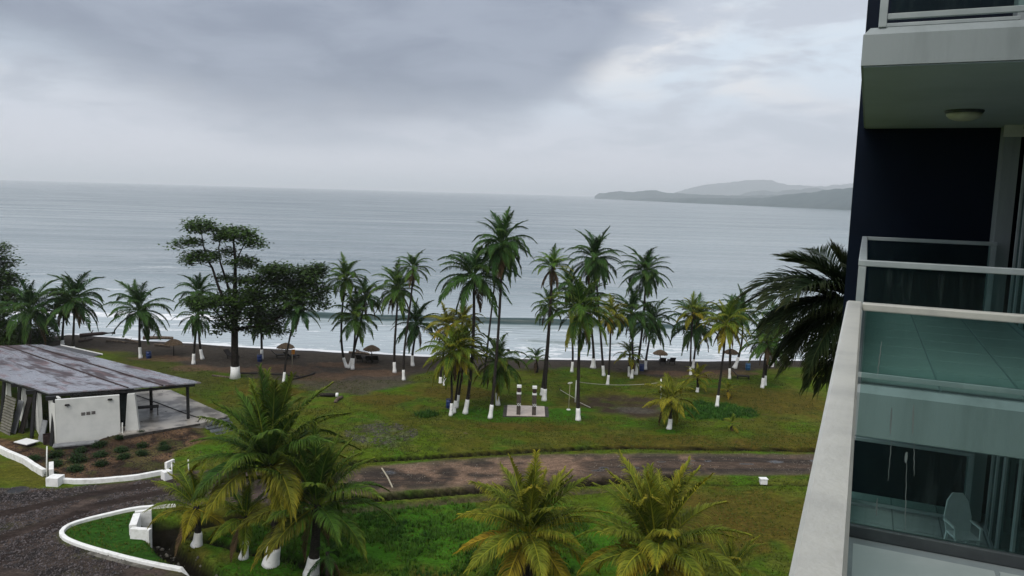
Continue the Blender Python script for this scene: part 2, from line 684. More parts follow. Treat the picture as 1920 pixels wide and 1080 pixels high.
OLIVE, LUSH, DRYG = (.056, .087, .007), (.030, .094, .007), (.068, .050, .010)
SAND, BROWN, PATH = (.043, .036, .029), (.098, .062, .040), (.060, .050, .040)
colr = np.tile(np.array(OLIVE), (len(px), 1))
colr = lay(colr, DRYG, sstep(.50, .66, n_a) * .58)
colr = lay(colr, LUSH, sstep(.54, .72, fbm(px * .3, py * .3, 77, 4)) * .55)
colr = lay(colr, (.030, .040, .010), sstep(.52, .75, n_b) * .45)
colr = lay(colr, (.085, .082, .016), sstep(.50, .66, fbm(px * .5, py * .8, 55, 3)) * .5)
for e in ((1250, 828, 190, 13), (1400, 960, 150, 55), (1450, 752, 120, 28), (1340, 1000, 120, 50), (1480, 830, 110, 18), (980, 800, 110, 10), (720, 750, 70, 12), (850, 735, 80, 14), (500, 735, 80, 14)):
    colr = lay(colr, DRYG, ell(*e) * .8)
colr = lay(colr, (.045, .050, .014), poly_sd(px, py, PP([(150, 640), (420, 680), (440, 720), (380, 760), (330, 740), (190, 680)])).clip(0, 3) / 3 * .8)
for e in ((800, 778, 24, 7), (920, 778, 85, 14), (1330, 770, 85, 17), (1060, 780, 50, 16), (1254, 808, 26, 5), (620, 1000, 130, 70), (800, 1010, 170, 70), (1050, 1000, 150, 60), (460, 1010, 90, 30), (500, 1060, 120, 30)):
    colr = lay(colr, LUSH, ell(*e) * .9)
colr = lay(colr, (.020, .058, .008), sstep(-.2, .5, poly_sd(px, py, TRI)))
sand_px = [(-300, 560), (-100, 640), (0, 655), (150, 652), (240, 660), (330, 680), (420, 700), (560, 700), (640, 712), (760, 712), (800, 696), (900, 694), (1060, 690), (1140, 694), (1240, 706), (1360, 700), (1470, 688), (1700, 688), (1700, 560)]
sand_m = sstep(-.9, .9, poly_sd(px, py, PP(sand_px)) + wob_)
colr = lay(colr, SAND, sand_m)
path_m = sstep(-.6, .8, poly_sd(px, py, PP([(430, 695), (560, 690), (660, 690), (760, 705), (770, 720), (690, 742), (620, 738), (560, 722), (500, 712)])) + wob_ * 1.2)
colr = lay(colr, PATH, path_m * .85)
for e in ((360, 690, 48, 6), (530, 692, 70, 9), (600, 706, 60, 9), (430, 694, 50, 5), (650, 685, 60, 6), (1300, 702, 90, 7), (700, 700, 60, 7), (300, 672, 70, 6), (1360, 698, 60, 5)):
    colr = lay(colr, BROWN, ell(*e) * .75)
colr = lay(colr, (.045, .034, .022), sstep(-.6, 1.4, poly_sd(px, py, COURT) + wob_ * .9) * (.55 + .45 * sstep(.35, .6, n_b)))
colr = lay(colr, (.068, .060, .052), ell(1195, 768, 42, 7) * .8)
st = ell(715, 812, 66, 26)
colr = lay(colr, (.12, .105, .085), st * sstep(.45, .6, fbm(px * 2.0, py * 1.2, 91, 3)) * .45)
colr = lay(colr, (.035, .03, .022), st * sstep(.5, .62, fbm(px * 2.2, py * 1.3, 92, 3)) * .8)
# beach wetness
dsh = py - shoreY(px)
wetm = sstep(-2.5, -.3, dsh)
colr = lay(colr, (.022, .019, .017), wetm * .8)
# road and drive
rd = poly_sd(px, py, ROAD)
dr = poly_sd(px, py, DRIVE)
road_sd = np.maximum(rd, dr) + (n_b - .5) * .5
rmask = sstep(-.25, .35, road_sd)
tan = np.tile(np.array((.150, .100, .070)), (len(px), 1))
wetroad = sstep(.40, .58, n_a + sstep(-2, 10, px) * .30 - .12 + (n_b - .5) * .4)
streak = sstep(.42, .6, fbm(px * .12, (py - .06 * px) * 1.5, 64, 3))
wetroad = np.clip(wetroad * .75 + streak * wetroad * .4, 0, 1)
tan = lay(tan, (.034, .027, .022), wetroad)
tan = lay(tan, (.075, .063, .040), (1 - sstep(.2, 1.3, rd)) * .6)
drv = np.tile(np.array((.046, .036, .031)), (len(px), 1))
drv = lay(drv, (.068, .050, .043), sstep(.45, .65, n_a))
drv = lay(drv, (.022, .019, .018), sstep(.52, .7, n_b))
drv = lay(drv, (.045, .05, .02), sstep(.58, .7, fbm(px * .4, py * .4, 71, 3)) * .5)
for trk_ in (PP([(-120, 1050), (60, 990), (180, 948), (330, 918), (640, 908)]), PP([(-120, 990), (60, 952), (180, 925), (330, 902), (640, 893)]), PP([(-60, 1150), (-20, 1060), (60, 1010), (150, 965)])):
    td = seg_dist(px, py, trk_) + (n_b - .5) * .8
    drv = lay(drv, (.024, .018, .016), (1 - sstep(.25, .75, td)) * .85)
    drv = lay(drv, (.066, .050, .043), sstep(.6, .9, td) * (1 - sstep(.9, 1.5, td)) * .4)
mixd = sstep(-16, -10, px)
rcol = drv * (1 - mixd[:, None]) + tan * mixd[:, None]
colr = colr * (1 - rmask[:, None]) + rcol * rmask[:, None]
bd = poly_sd(px, py, BED)
soil = np.tile(np.array((.048, .031, .020)), (len(px), 1))
soil = lay(soil, (.10, .062, .036), sstep(.48, .62, n_a))
soil = lay(soil, (.022, .016, .012), sstep(.5, .66, n_b))
soil = lay(soil, (.05, .055, .018), sstep(.6, .7, fbm(px * .5, py * .5, 73, 3)) * .6)
bm = sstep(-.15, .3, bd)
colr = colr * (1 - bm[:, None]) + soil * bm[:, None]
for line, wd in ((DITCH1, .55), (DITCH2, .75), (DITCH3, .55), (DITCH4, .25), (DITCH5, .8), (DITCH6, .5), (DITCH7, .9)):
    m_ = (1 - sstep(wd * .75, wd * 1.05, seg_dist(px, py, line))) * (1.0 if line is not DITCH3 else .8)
    colr = lay(colr, (.007, .006, .004) if line is not DITCH3 else (.055, .042, .028), m_)  # near-black mud colour also supplies shade the trench walls lack
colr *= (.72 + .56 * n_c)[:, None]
wet = np.clip(np.maximum(wetm * .7, rmask * mixd * wetroad * .5), 0, 1)
for line in (DITCH1, DITCH2, DITCH3, DITCH4, DITCH5, DITCH6, DITCH7):
    wet *= sstep(.5, 1.2, seg_dist(px, py, line))
pud = np.zeros(len(px))
for (x, y, rx, ry) in ((1132, 878, 9, 2.2), (1165, 874, 8, 1.8), (1290, 869, 5, 2), (1295, 864, 7, 1.2), (1328, 864, 7, 1.4), (1455, 866, 14, 2.4), (1120, 882, 12, 1.5), (1240, 866, 10, 1.2), (1400, 870, 12, 1.4), (1528, 864, 8, 1.6), (730, 886, 14, 3), (1190, 877, 9, 1.4)):
    c = at(x, y)
    pud = np.maximum(pud, 1 - sstep(.7, 1.1, np.hypot((px - c.x) / (abs(at(x + rx, y).x - c.x)), (py - c.y) / (abs(at(x, y - ry).y - c.y))) + (n_c - .5) * .7))
GZ = GZ - pud * .015

gm = bpy.data.materials.new('ground_soil')
gm.use_nodes = True
t = NT(gm.node_tree)
b = t.n['Principled BSDF']
oc = t.new('ShaderNodeTexCoord').outputs['Object']
fine = t.noise(oc, 7.0, 6, .7)
mid_ = t.noise(t.scale(oc, (1, 2.2, 1)), 1.6, 5, .65)
k = t.math('MULTIPLY', t.smooth(fine, .25, .75, .55, 1.45), t.smooth(mid_, .3, .7, .75, 1.25))
vm = t.vmath('SCALE', t.attr('Col').outputs['Color'])
t.put(vm.node.inputs['Scale'], k)
pd = t.attr('puddle').outputs['Fac']
t.put(b.inputs['Base Color'], t.mix(pd, vm, (.02, .018, .016)))
wf = t.attr('wet').outputs['Fac']
t.put(b.inputs['Roughness'], t.math('MAXIMUM', t.math('SUBTRACT', t.math('SUBTRACT', .92, t.math('MULTIPLY', wf, .3)), t.math('MULTIPLY', pd, .75)), .06))
b.inputs['Specular IOR Level'].default_value = .12
t.put(b.inputs['Specular IOR Level'], t.math('ADD', t.math('ADD', .02, t.math('MULTIPLY', wf, .06)), t.math('MULTIPLY', pd, .9)))
t.put(b.inputs['Normal'], t.bump(t.math('MULTIPLY', fine, t.math('SUBTRACT', 1, pd)), .5, .06))
M['ground'] = gm

idx = np.arange(nx * ny).reshape(ny, nx)
faces = np.stack([idx[:-1, :-1].ravel(), idx[:-1, 1:].ravel(), idx[1:, 1:].ravel(), idx[1:, :-1].ravel()], 1)
cx_, cy_ = px[faces].mean(1), py[faces].mean(1)
fm = lambda a: a[faces].mean(1)
is_road = fm(road_sd) > 0
is_bed = (fm(bd) > 0) & ~is_road
is_beach = (fm(sand_m) > .5) & ~is_road & ~is_bed
is_lawn = ~(is_road | is_bed | is_beach)
allco = np.stack([px, py, GZ], 1)
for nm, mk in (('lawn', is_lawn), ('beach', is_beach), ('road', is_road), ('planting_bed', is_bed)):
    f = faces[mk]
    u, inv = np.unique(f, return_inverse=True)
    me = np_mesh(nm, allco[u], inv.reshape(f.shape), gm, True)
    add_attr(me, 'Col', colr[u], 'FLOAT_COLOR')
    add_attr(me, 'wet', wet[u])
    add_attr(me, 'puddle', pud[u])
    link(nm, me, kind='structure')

# ------------------------------------------------------------------ sea
wx = grid_axis(-95, 75, .55, -60000, 60000, 1.3)
wy = grid_axis(88, 175, .24, 87, 60000, 1.035)
WX, WY = np.meshgrid(wx, wy)
ax_, ay_ = WX.ravel(), WY.ravel()
ds = ay_ - shoreY(ax_)
nA = fbm(ax_ * .06, ay_ * .16, 41, 4)
nB = fbm(ax_ * .35, ay_ * .9, 42, 4)
nC = fbm(ax_ * .03, ay_ * .03, 47, 3)
zz = np.zeros(len(ax_))
near = 1 - sstep(250, 600, ay_)
swx = np.interp(ax_, [at(x, 600, SEA).x for x in (330, 420, 580, 760, 1000, 1200, 1290, 1400)], [0, .25, .8, .9, 1, .8, .4, 0])
crest = at(900, 604, SEA).y + 1.6 * (fbm(ax_ * .05, ax_ * 0, 48, 2) - .5) * 2 - .012 * (ax_ + 5)
dd = ay_ - crest
prof = np.where(dd < 0, np.exp(-(dd / .62) ** 2), np.exp(-(dd / 4.5) ** 2))
zz += 1.0 * swx * prof
sw2 = np.interp(ax_, [at(x, 640, SEA).x for x in (960, 1000, 1180, 1260)], [0, 1, 1, 0])
dd2 = ay_ - (at(1080, 645, SEA).y + 1.0 * (fbm(ax_ * .12, ax_ * 0 + 9, 49, 2) - .5) * 2)
zz += .38 * sw2 * np.where(dd2 < 0, np.exp(-(dd2 / .5) ** 2), np.exp(-(dd2 / 2) ** 2))
zz += near * ((nB - .5) * .16 + (nA - .5) * .35)
for (yy, amp, wdt) in ((140, .28, 3.5), (158, .28, 4.5), (182, .3, 6)):
    dq = ay_ - yy - 5 * (fbm(ax_ * .03, ax_ * 0 + yy, 50, 2) - .5) * 2
    zz += amp * np.exp(-(dq / wdt) ** 2) * fbm(ax_ * .05, ax_ * 0 + yy * .1, 51, 2)
zz *= sstep(-1.0, 4, ds)
# foam: shore wash, remnants behind the breaker, far breakers at the left
patch = fbm(ax_ * .5, ay_ * 1.2, 61, 5, .62)
lines = fbm(ax_ * .10, ay_ * .75, 62, 4)
right = sstep(at(760, 665, SEA).x, at(1000, 665, SEA).x, ax_)
wash = 1 - sstep(1.6 + 3.5 * right, 4.5 + 13 * right, ds + (lines - .5) * 8)
foam = .62 * wash * sstep(.40, .66, patch + .06 * right + .10 * (1 - sstep(0, 2, ds)))
foam = np.maximum(foam, (1 - sstep(.5, 1.6, ds + (nB - .5) * 1.5)) * .95)
mid_zone = sstep(2, 7, ds) * (1 - sstep(-4, -1, ay_ - crest))
foam = np.maximum(foam, mid_zone * sstep(.60, .74, lines * .6 + patch * .5) * .5)
leftm = 1 - sstep(at(420, 600, SEA).x, at(600, 600, SEA).x, ax_)
fl = np.exp(-((ay_ - at(400, 597, SEA).y - 4 * (nA - .5)) / 2.2) ** 2) * leftm
foam = np.maximum(foam, np.clip(fl * 1.5, 0, 1) * sstep(.32, .55, patch))
foam = np.maximum(foam, np.clip(leftm * mid_zone * sstep(.50, .66, lines) * .5, 0, 1))
for (x, y, rx, ry) in ((75, 512, 60, 7), (45, 482, 30, 3), (200, 545, 90, 6), (60, 548, 70, 6), (110, 530, 60, 4), (300, 500, 100, 3), (250, 562, 120, 7)):
    c = at(x, y, SEA)
    q = np.hypot((ax_ - c.x) / (at(x + rx, y, SEA).x - c.x), (ay_ - c.y) / (at(x, y - ry, SEA).y - c.y))
    foam = np.maximum(foam, (1 - sstep(.4, 1.2, q + (nA - .5))) * sstep(.42, .62, lines * .6 + patch * .45) * .5)
foam = np.maximum(foam, np.clip(swx * np.exp(-((dd - .15) / .35) ** 2) * sstep(.5, .7, fbm(ax_ * .2, ax_ * 0, 66, 3)) * .3, 0, 1))
foam = np.where((dd < -.2) & (dd > -1.7) & (swx > .5), foam * .12, foam)
sm = bpy.data.materials.new('sea_water')
sm.use_nodes = True
t = NT(sm.node_tree)
b = t.n['Principled BSDF']
oc = t.new('ShaderNodeTexCoord').outputs['Object']
ff = t.attr('foam').outputs['Fac']
fn = t.noise(t.scale(oc, (1, 2.2, 1)), 2.2, 6, .7)
fo = t.smooth(t.math('ADD', ff, t.math('MULTIPLY', t.math('SUBTRACT', fn, .5), .7)), .32, .75)
band = t.noise(t.scale(oc, (.004, .02, 1)), 1, 5, .6)
wcol = t.mix(t.smooth(t.math('ADD', t.math('MULTIPLY', band, .6), t.math('MULTIPLY', t.noise(t.scale(oc, (.02, .11, 1)), 1, 6, .65), .4)), .32, .68), (.030, .064, .072), (.078, .118, .122))
wcol = t.mix(t.attr('silt').outputs['Fac'], wcol, (.36, .41, .425))
wcol = t.mix(t.attr('face').outputs['Fac'], wcol, (.018, .040, .040))
t.put(b.inputs['Base Color'], t.mix(fo, wcol, (.66, .67, .68)))
band2 = t.noise(t.scale(oc, (.006, .045, 1)), 1, 6, .65)
t.put(b.inputs['Roughness'], t.math('ADD', t.smooth(band2, .3, .7, .13, .23), t.math('MULTIPLY', fo, .6)))
b.inputs['IOR'].default_value = 1.33
b.inputs['Specular IOR Level'].default_value = .5
w1 = t.noise(t.scale(oc, (.25, .8, 1)), 1.0, 5, .65)
w2 = t.noise(t.scale(oc, (.03, .13, 1)), 1.0, 5, .6)
hgt = t.math('ADD', t.math('MULTIPLY', w1, .12), t.math('MULTIPLY', w2, .9))
t.put(b.inputs['Normal'], t.bump(hgt, .30, 1.0))
M['sea'] = sm
ixw = np.arange(len(wx) * len(wy)).reshape(len(wy), len(wx))
fw = np.stack([ixw[:-1, :-1].ravel(), ixw[:-1, 1:].ravel(), ixw[1:, 1:].ravel(), ixw[1:, :-1].ravel()], 1)
keep = ds[fw].max(1) > -1.0
fw = fw[keep]
u, inv = np.unique(fw, return_inverse=True)
me = np_mesh('sea', np.stack([ax_, ay_, SEA + zz], 1)[u], inv.reshape(fw.shape), sm, True)
silt = (1 - sstep(4, 95, ds + 14 * (nA - .5))) * .7 + .30 * (1 - sstep(60, 700, ds))
silt = np.clip(silt * (1 - np.clip(np.exp(-((dd + .45) / .62) ** 2) * swx * 1.8, 0, .97)), 0, 1)
add_attr(me, 'foam', foam[u])
add_attr(me, 'silt', silt[u])
face = np.clip(np.exp(-((dd + .5) / .5) ** 2) * swx * 1.3 + .6 * sw2 * np.exp(-((dd2 + .4) / .4) ** 2), 0, 1)  # breaker faces coloured darker, standing in for missing sky reflection
add_attr(me, 'face', face[u])
link('sea', me, kind='structure')

# ------------------------------------------------------------------ distant hills
M['hazed_forest'] = mat('hazed_forest_hills', (.070, .096, .104), .95, .02, nscale=.02, col2=(.086, .112, .118), bump=0)  # forest colour paled and blued to carry part of the haze


def hill_range(name, tops, base_d, depth, rough_amp, seed):
    xs = np.linspace(tops[0][0], tops[-1][0], 320)
    ty = np.interp(xs, [p[0] for p in tops], [p[1] for p in tops])
    dist = np.interp(xs, [p[0] for p in base_d], [p[1] for p in base_d])
    rows = np.array([0, .02, .08, .18, .32, .5, .7, .85, 1.0, 1.3])
    hfac = np.array([-.05, .12, .30, .52, .72, .9, 1.0, .97, .9, .4])
    co = []
    for i, x in enumerate(xs):
        top = atY(x, ty[i], dist[i] + .7 * depth)
        h = max(top.z, 6)
        dr_ = Vector((top.x, top.y, 0)).normalized()
        basep = dr_ * (dist[i] * Vector((top.x, top.y, 0)).length / top.y)
        for r, hf in zip(rows, hfac):
            q = basep + dr_ * depth * r
            nz = (float(fbm(np.array([q.x * .006]), np.array([q.y * .006]), seed, 4)[0]) - .5)
            n2_ = (float(fbm(np.array([q.x * .03]), np.array([q.y * .03]), seed + 9, 3)[0]) - .5)
            zz_ = -4 if r == 0 else h * hf + (nz * .35 * h * min(1, r * 3) * (1 if hf < 1 else .3) + n2_ * rough_amp)
            co.append((q.x, q.y, zz_))
    n, k_ = len(xs), len(rows)
    ii = np.arange(n * k_).reshape(n, k_)
    f = np.stack([ii[:-1, :-1].ravel(), ii[1:, :-1].ravel(), ii[1:, 1:].ravel(), ii[:-1, 1:].ravel()], 1)
    me = np_mesh(name, np.array(co), f, M['hazed_forest'], False)
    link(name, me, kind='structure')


hill_range('hills', [(1168, 376), (1182, 372), (1230, 371), (1300, 371), (1380, 372), (1430, 371), (1470, 366), (1510, 363), (1545, 358), (1570, 354), (1600, 352), (1700, 350), (1850, 356), (2050, 352), (2300, 350), (2600, 362), (2900, 370)],
           [(1168, 4300), (1300, 3300), (1450, 2700), (1600, 2300), (1700, 2100), (2100, 1650), (2900, 1000)], 650, 9, 5)
hill_range('hills', [(1115, 368), (1122, 363), (1140, 361), (1163, 358.5), (1185, 361), (1225, 356.5), (1250, 361), (1300, 364), (1350, 366), (1400, 367), (1450, 366), (1640, 362), (1900, 366), (2500, 372)],
           [(1115, 5200), (1300, 4700), (1640, 3800), (2500, 2600)], 500, 10, 15)
hill_range('hills', [(1375, 372), (1400, 361), (1430, 357), (1455, 360), (1490, 355), (1530, 352), (1560, 356), (1640, 350), (1800, 356), (2100, 362), (2500, 366)],
           [(1375, 6000), (1640, 5500), (2500, 4000)], 900, 14, 25)
hill_range('hills', [(1250, 366), (1285, 355), (1320, 346), (1360, 342), (1420, 336.5), (1445, 338), (1480, 347), (1530, 350), (1580, 346), (1640, 343), (1800, 348), (2000, 344), (2300, 356), (2600, 366)],
           [(1250, 9000), (1640, 8500), (2600, 6000)], 1800, 20, 35)

# haze that fills the bay
hzm = bpy.data.materials.new('sea_haze')
hzm.use_nodes = True
t = NT(hzm.node_tree)
t.n.remove(t.n['Principled BSDF'])
pv = t.new('ShaderNodeVolumePrincipled')
pv.inputs['Color'].default_value = (.985, .99, 1.0, 1)
pv.inputs['Density'].default_value = 1.2e-4
pv.inputs['Anisotropy'].default_value = .2
t.l.new(pv.outputs[0], t.n['Material Output'].inputs['Volume'])
mb = MB()
mb.box(-99000, 99000, -2000, 99000, -6, 330)
mb.build('haze', hzm, kind='stuff')

# ================================================================== HOTEL
TH = math.radians(24.386)
hotel = empty('hotel_building', (0, 0, EYE), -TH, label='navy blue and white hotel tower with glass-railed balconies', cat='building')
TOP, BOT = 9.0, -EYE - .3


def part(name, m, parent=None, bevel=0, **boxkw):
    mb = MB()
    mb.box(*boxkw['b'])
    return mb.build(name, m, parent or hotel, bevel=bevel)


part('side_wall', M['navy_wall'], b=(-.22, 6, 12.72, 12.97, BOT, TOP))
part('side_wall', M['navy_wall'], b=(.10, 6, -2.2, -1.95, BOT, TOP))  # unseen fin behind the camera, added to keep sun off the balconies
part('main_wall', M['slab_paint'], b=(2.25, 9.5, -7.9, 12.716, BOT, TOP))
part('interior_shade_wall', M['interior_shade'], b=(2.10, 2.246, 7.1, 12.6, BOT, TOP))  # dark sheet in place of the unlit rooms behind the doors
STOREY = 2.92


def tiles(parent, v0, v1, u0, u1, z, st=.6):
    a = b = None
    shared = {}
    v = v0
    while v < v1 - .02:
        u = u1
        vw = min(st, v1 - v)
        while u > u0 + .02:
            uw = min(st, u - u0)
            key = (round(vw, 3), round(uw, 3))
            if key not in shared:
                mb = MB()
                mb.box(.010, vw - .010, .012 - uw, -.012, 0, .008)
                shared[key] = mb.mesh('tile', M['floor_tile'])
            inst('tile', shared[key], parent, (v, u, z), (R_.uniform(-.003, .003), R_.uniform(-.003, .003), 0))
            u -= uw
        v += vw


def bar_part(name, m, a, b, w_, h_, parent):
    mb = MB()
    mb.bar(a, b, w_, h_)
    return mb.build(name, m, parent, bevel=.006)


def railing(u0, u1, zf, ztop, v1=1.58):
    r = empty('balcony_railing')
    r.parent = hotel
    al = M['aluminium']
    for (v, u) in ((0, u0), (0, u1), (v1, u1), (v1, u0)):
        mb = MB()
        mb.box(v - .03, v + .03, u - .03, u + .03, zf, ztop - .052)
        mb.build('post', al, r, bevel=.005)
    mb = MB()
    zb = zf + .06
    for (a, b_) in (((0, u0), (v1, u0)), ((0, u1), (v1, u1))):
        mb = MB()
        mb.box(-.033, v1 + .033, a[1] - .033, a[1] + .033, ztop - .05, ztop)
        mb.build('top_rail', al, r, bevel=.006)
        mb = MB()
        mb.box(.032, v1 - .032, a[1] - .02, a[1] + .02, zb, zb + .045)
        mb.build('bottom_rail', al, r, bevel=.004)
        mb = MB()
        mb.box(.05, v1 - .04, a[1] - .005, a[1] + .005, zb + .047, ztop - .053)
        mb.build('glass_panel', M['glass'], r)
    mb = MB()
    mb.box(-.033, .033, u0 + .035, u1 - .035, ztop - .05, ztop)
    mb.build('top_rail', al, r, bevel=.006)
    mb = MB()
    mb.box(-.02, .02, u0 + .032, u1 - .032, zb, zb + .045)
    mb.build('bottom_rail', al, r, bevel=.004)
    mb = MB()
    mb.box(-.005, .005, u0 + .04, u1 - .04, zb + .047, ztop - .053)
    mb.build('glass_panel', M['glass'], r)
    return r


for k in (-2, -1, 0, 1):
    zf = -1.52 + STOREY * k
    th_ = .30 if k == 1 else .43
    mb = MB()
    # fascia profile with a chamfered upper edge, swept around the slab
    vb0, ub0 = -.135, 7.0
    base = [(vb0, ub0), (2.2, ub0), (2.2, 12.715), (vb0, 12.715)]
    up_ = [(vb0 + .05, ub0 + .05), (2.2, ub0 + .05), (2.2, 12.715), (vb0 + .05, 12.715)]
    zs = (zf - th_, zf - .06, zf)
    i0 = len(mb.v)
    for q, zq in ((base, zs[0]), (base, zs[1]), (up_, zs[2])):
        mb.v += [(p[0], p[1], zq) for p in q]
    for lv in (0, 1):
        for j in range(4):
            j2 = (j + 1) % 4
            mb.f.append((lv * 4 + j, lv * 4 + j2, lv * 4 + 4 + j2, lv * 4 + 4 + j))
    mb.f.append((3, 2, 1, 0))
    mb.f.append((8, 9, 10, 11))
    slab = mb.build('balcony_slab', M['slab_paint'], hotel)
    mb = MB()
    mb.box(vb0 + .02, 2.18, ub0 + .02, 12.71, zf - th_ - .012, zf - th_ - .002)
    mb.build('soffit', M['soffit_shade_offset'], slab)
    if k in (-1, 0):
        tiles(slab, .06, 1.78, 7.12, 12.70, zf + .003)
    railing(7.06, 12.1, zf, -.47 + STOREY * k)
    # sliding doors on the facade
    d = empty('sliding_door')
    d.parent = hotel
    zt = zf + 2.55
    part('lintel', M['slab_paint'], b=(1.79, 2.09, 7.1, 12.25, zt + .002, zf + STOREY - (.30 if k == 0 else .43) - .003))
    for u in (7.2, 8.6, 8.68, 10.1, 10.18, 11.05, 11.12, 11.62, 12.0):
        mb = MB()
        mb.box(1.80, 1.86, u - .035, u + .035, zf + .06, zt - .06)
        mb.build('stile', M['aluminium'], d, bevel=.004)
    for z0_, z1_ in ((zf + .005, zf + .058), (zt - .058, zt)):
        mb = MB()
        mb.box(1.795, 1.865, 7.16, 12.05, z0_, z1_)
        mb.build('track', M['aluminium'], d)
    for (a, b_) in ((7.24, 8.56), (8.72, 10.06), (10.22, 11.01), (11.16, 11.58), (11.66, 11.96)):
        mb = MB()
        mb.box(1.825, 1.832, a, b_, zf + .062, zt - .062)
        mb.build('pane', M['door_glass'], d)
    part('pilaster', M['slab_paint'], b=(1.60, 1.79, 12.30, 12.71, zf + .02, zf + STOREY - (.30 if k == 0 else .43) - .004))
    if k == 0:
        part('lintel_block', M['white_paint'], b=(1.58, 1.90, 12.28, 12.29, 0.93, 1.095))
    if k in (0, -1):
        l = empty('ceiling_lamp')
        l.parent = hotel
        l.location = (.93, 10.4, zf + STOREY - (.30 if k == 0 else .43) - .013)
        mb = MB()
        mb.lathe([(.20, 0), (.205, -.012), (.19, -.03), (.06, -.032)], 24)
        mb.build('base', M['dark_frame'], l, True)
        mb = MB()
        mb.lathe([(.185, -.034), (.18, -.06), (.15, -.09), (.09, -.112), (.02, -.12)], 24)
        mb.build('bowl', M['lamp_glass'], l, True)

# the balcony the picture is taken from
OZ = -1.63
mb = MB()
mb.box(-.06, 2.2, -1.94, 4.06, OZ - .40, OZ)
own = mb.build('balcony_slab', M['slab_paint'], hotel, bevel=.03)
tiles(own, .05, 1.95, -1.9, 3.92, OZ + .003)
orail = empty('balcony_railing')
orail.parent = hotel
orail['label'] = 'white painted handrail on clear tinted glass, nearest balcony'
hr = MB()
prof = [(-.056, -.515), (.012, -.515), (.012, -.478), (.006, -.471), (-.048, -.471), (-.056, -.479)]
n = len(prof)
for j, u in enumerate((-1.9, 4.065)):
    hr.v += [(p[0], u, p[1]) for p in prof]
hr.f += [tuple(range(n)), tuple(n + q for q in reversed(range(n)))]
for q in range(n):
    hr.f.append((q, n + q, n + (q + 1) % n, (q + 1) % n))
hr.build('handrail', M['handrail_paint'], orail)
mb = MB()
mb.box(.014, 1.93, 4.0, 4.06, -.508, -.472)
mb.build('handrail', M['handrail_paint'], orail, bevel=.006)
mb = MB()
mb.box(-.046, .006, 4.0, 4.05, OZ, -.517)
mb.build('post', M['aluminium'], orail, bevel=.004)
mb = MB()
mb.box(.009, 1.93, 4.0, 4.045, OZ + .002, OZ + .062)
mb.build('bottom_rail', M['dark_frame'], orail, bevel=.005)
mb = MB()
mb.box(.035, 1.93, 4.018, 4.028, OZ + .065, -.512)
gp = mb.build('glass_panel', M['glass'], orail)
mb = MB()
mb.box(-.030, -.020, -1.88, 3.97, OZ + .06, -.518)
mb.build('glass_panel', M['glass'], orail)
mb = MB()
mb.box(-.04, -.008, -1.88, 3.995, OZ + .003, OZ + .055)
mb.build('bottom_rail', M['aluminium'], orail)
for u in np.arange(2.2, 4.0, .22):
    mb = MB()
    mb.box(-.018, .004, u - .012, u + .012, -.56, -.52)
    mb.build('glass_clip', M['dark_frame'], orail)
# dried drips on the end pane


def own_px(x, y):
    """pixel on the end pane plane (u = 4.012) -> (v, z) in the hotel frame"""
    v_ = ray(x, y)
    du = v_.x * math.sin(TH) + v_.y * math.cos(TH)
    dv = v_.x * math.cos(TH) - v_.y * math.sin(TH)
    t_ = 4.012 / du
    return dv * t_, v_.z * t_


for (xa, ya, xb, yb, wd) in ((1672, 824, 1665, 902, .0030), (1714, 828, 1714, 893, .0026), (1700, 848, 1698, 868, .010), (1700, 868, 1697, 995, .0030), (1645, 935, 1643, 968, .006), (1653, 640, 1645, 705, .004), (1672, 765, 1669, 815, .006), (1713, 760, 1711, 815, .006)):
    mb = MB()
    n = 12
    for q in range(n):
        f0, f1 = q / n, (q + 1) / n
        v0_, z0_ = own_px(xa + (xb - xa) * f0, ya + (yb - ya) * f0)
        v1_, z1_ = own_px(xa + (xb - xa) * f1, ya + (yb - ya) * f1)
        o0, o1 = .0012 * math.sin(q * 1.9), .0012 * math.sin((q + 1) * 1.9)
        w0 = .6 * wd * (.5 + .5 * math.sin(math.pi * (q + .5) / n))
        mb.quad((v0_ + o0 - w0, 4.015, z0_), (v0_ + o0 + w0, 4.015, z0_), (v1_ + o1 + w0, 4.015, z1_), (v1_ + o1 - w0, 4.015, z1_))
    mb.build('drip_stain', M['drip'], gp)

# white plastic chair one storey down
ch = empty('plastic_chair', cat='chair', label='white plastic chair with a rounded back on the lower tiled balcony')
lw = hotel.matrix_basis @ Vector((1.42, 11.0, -4.44 + .015))
ch.location = lw
ch.rotation_euler = (0, 0, -TH + .35)
ch.scale = (.56, .56, .62)
mb = MB()
pts = [(-.27, .0), (.27, .0), (.31, .30), (.24, .62), (.12, .78), (-.12, .78), (-.24, .62), (-.31, .30)]
i0 = len(mb.v)
for dy in (0, .035):
    mb.v += [(x, .20 + dy + .22 * z, .40 + z) for x, z in pts]
nn = len(pts)
mb.f += [tuple(range(nn)), tuple(nn + q for q in reversed(range(nn)))]
for q in range(nn):
    mb.f.append((q, nn + q, nn + (q + 1) % nn, (q + 1) % nn))
mb.build('backrest', M['plastic_white'], ch, bevel=.01)
mb = MB()
mb.box(-.27, .27, -.28, .22, .39, .425)
mb.build('seat', M['plastic_white'], ch, bevel=.012)
for sx_ in (-1, 1):
    for sy in (-1, 1):
        mb = MB()
        mb.bar((sx_ * .23, sy * .22, .39), (sx_ * .27, sy * .27, 0), .05, .05, (0, 1, 0))
        mb.build('leg', M['plastic_white'], ch)
    mb = MB()
    mb.box(sx_ * .29 - .03, sx_ * .29 + .03, -.24, .27, .62, .65)
    mb.bar((sx_ * .28, -.22, .62), (sx_ * .27, -.25, .40), .05, .04, (0, 1, 0))
    mb.build('armrest', M['plastic_white'], ch)

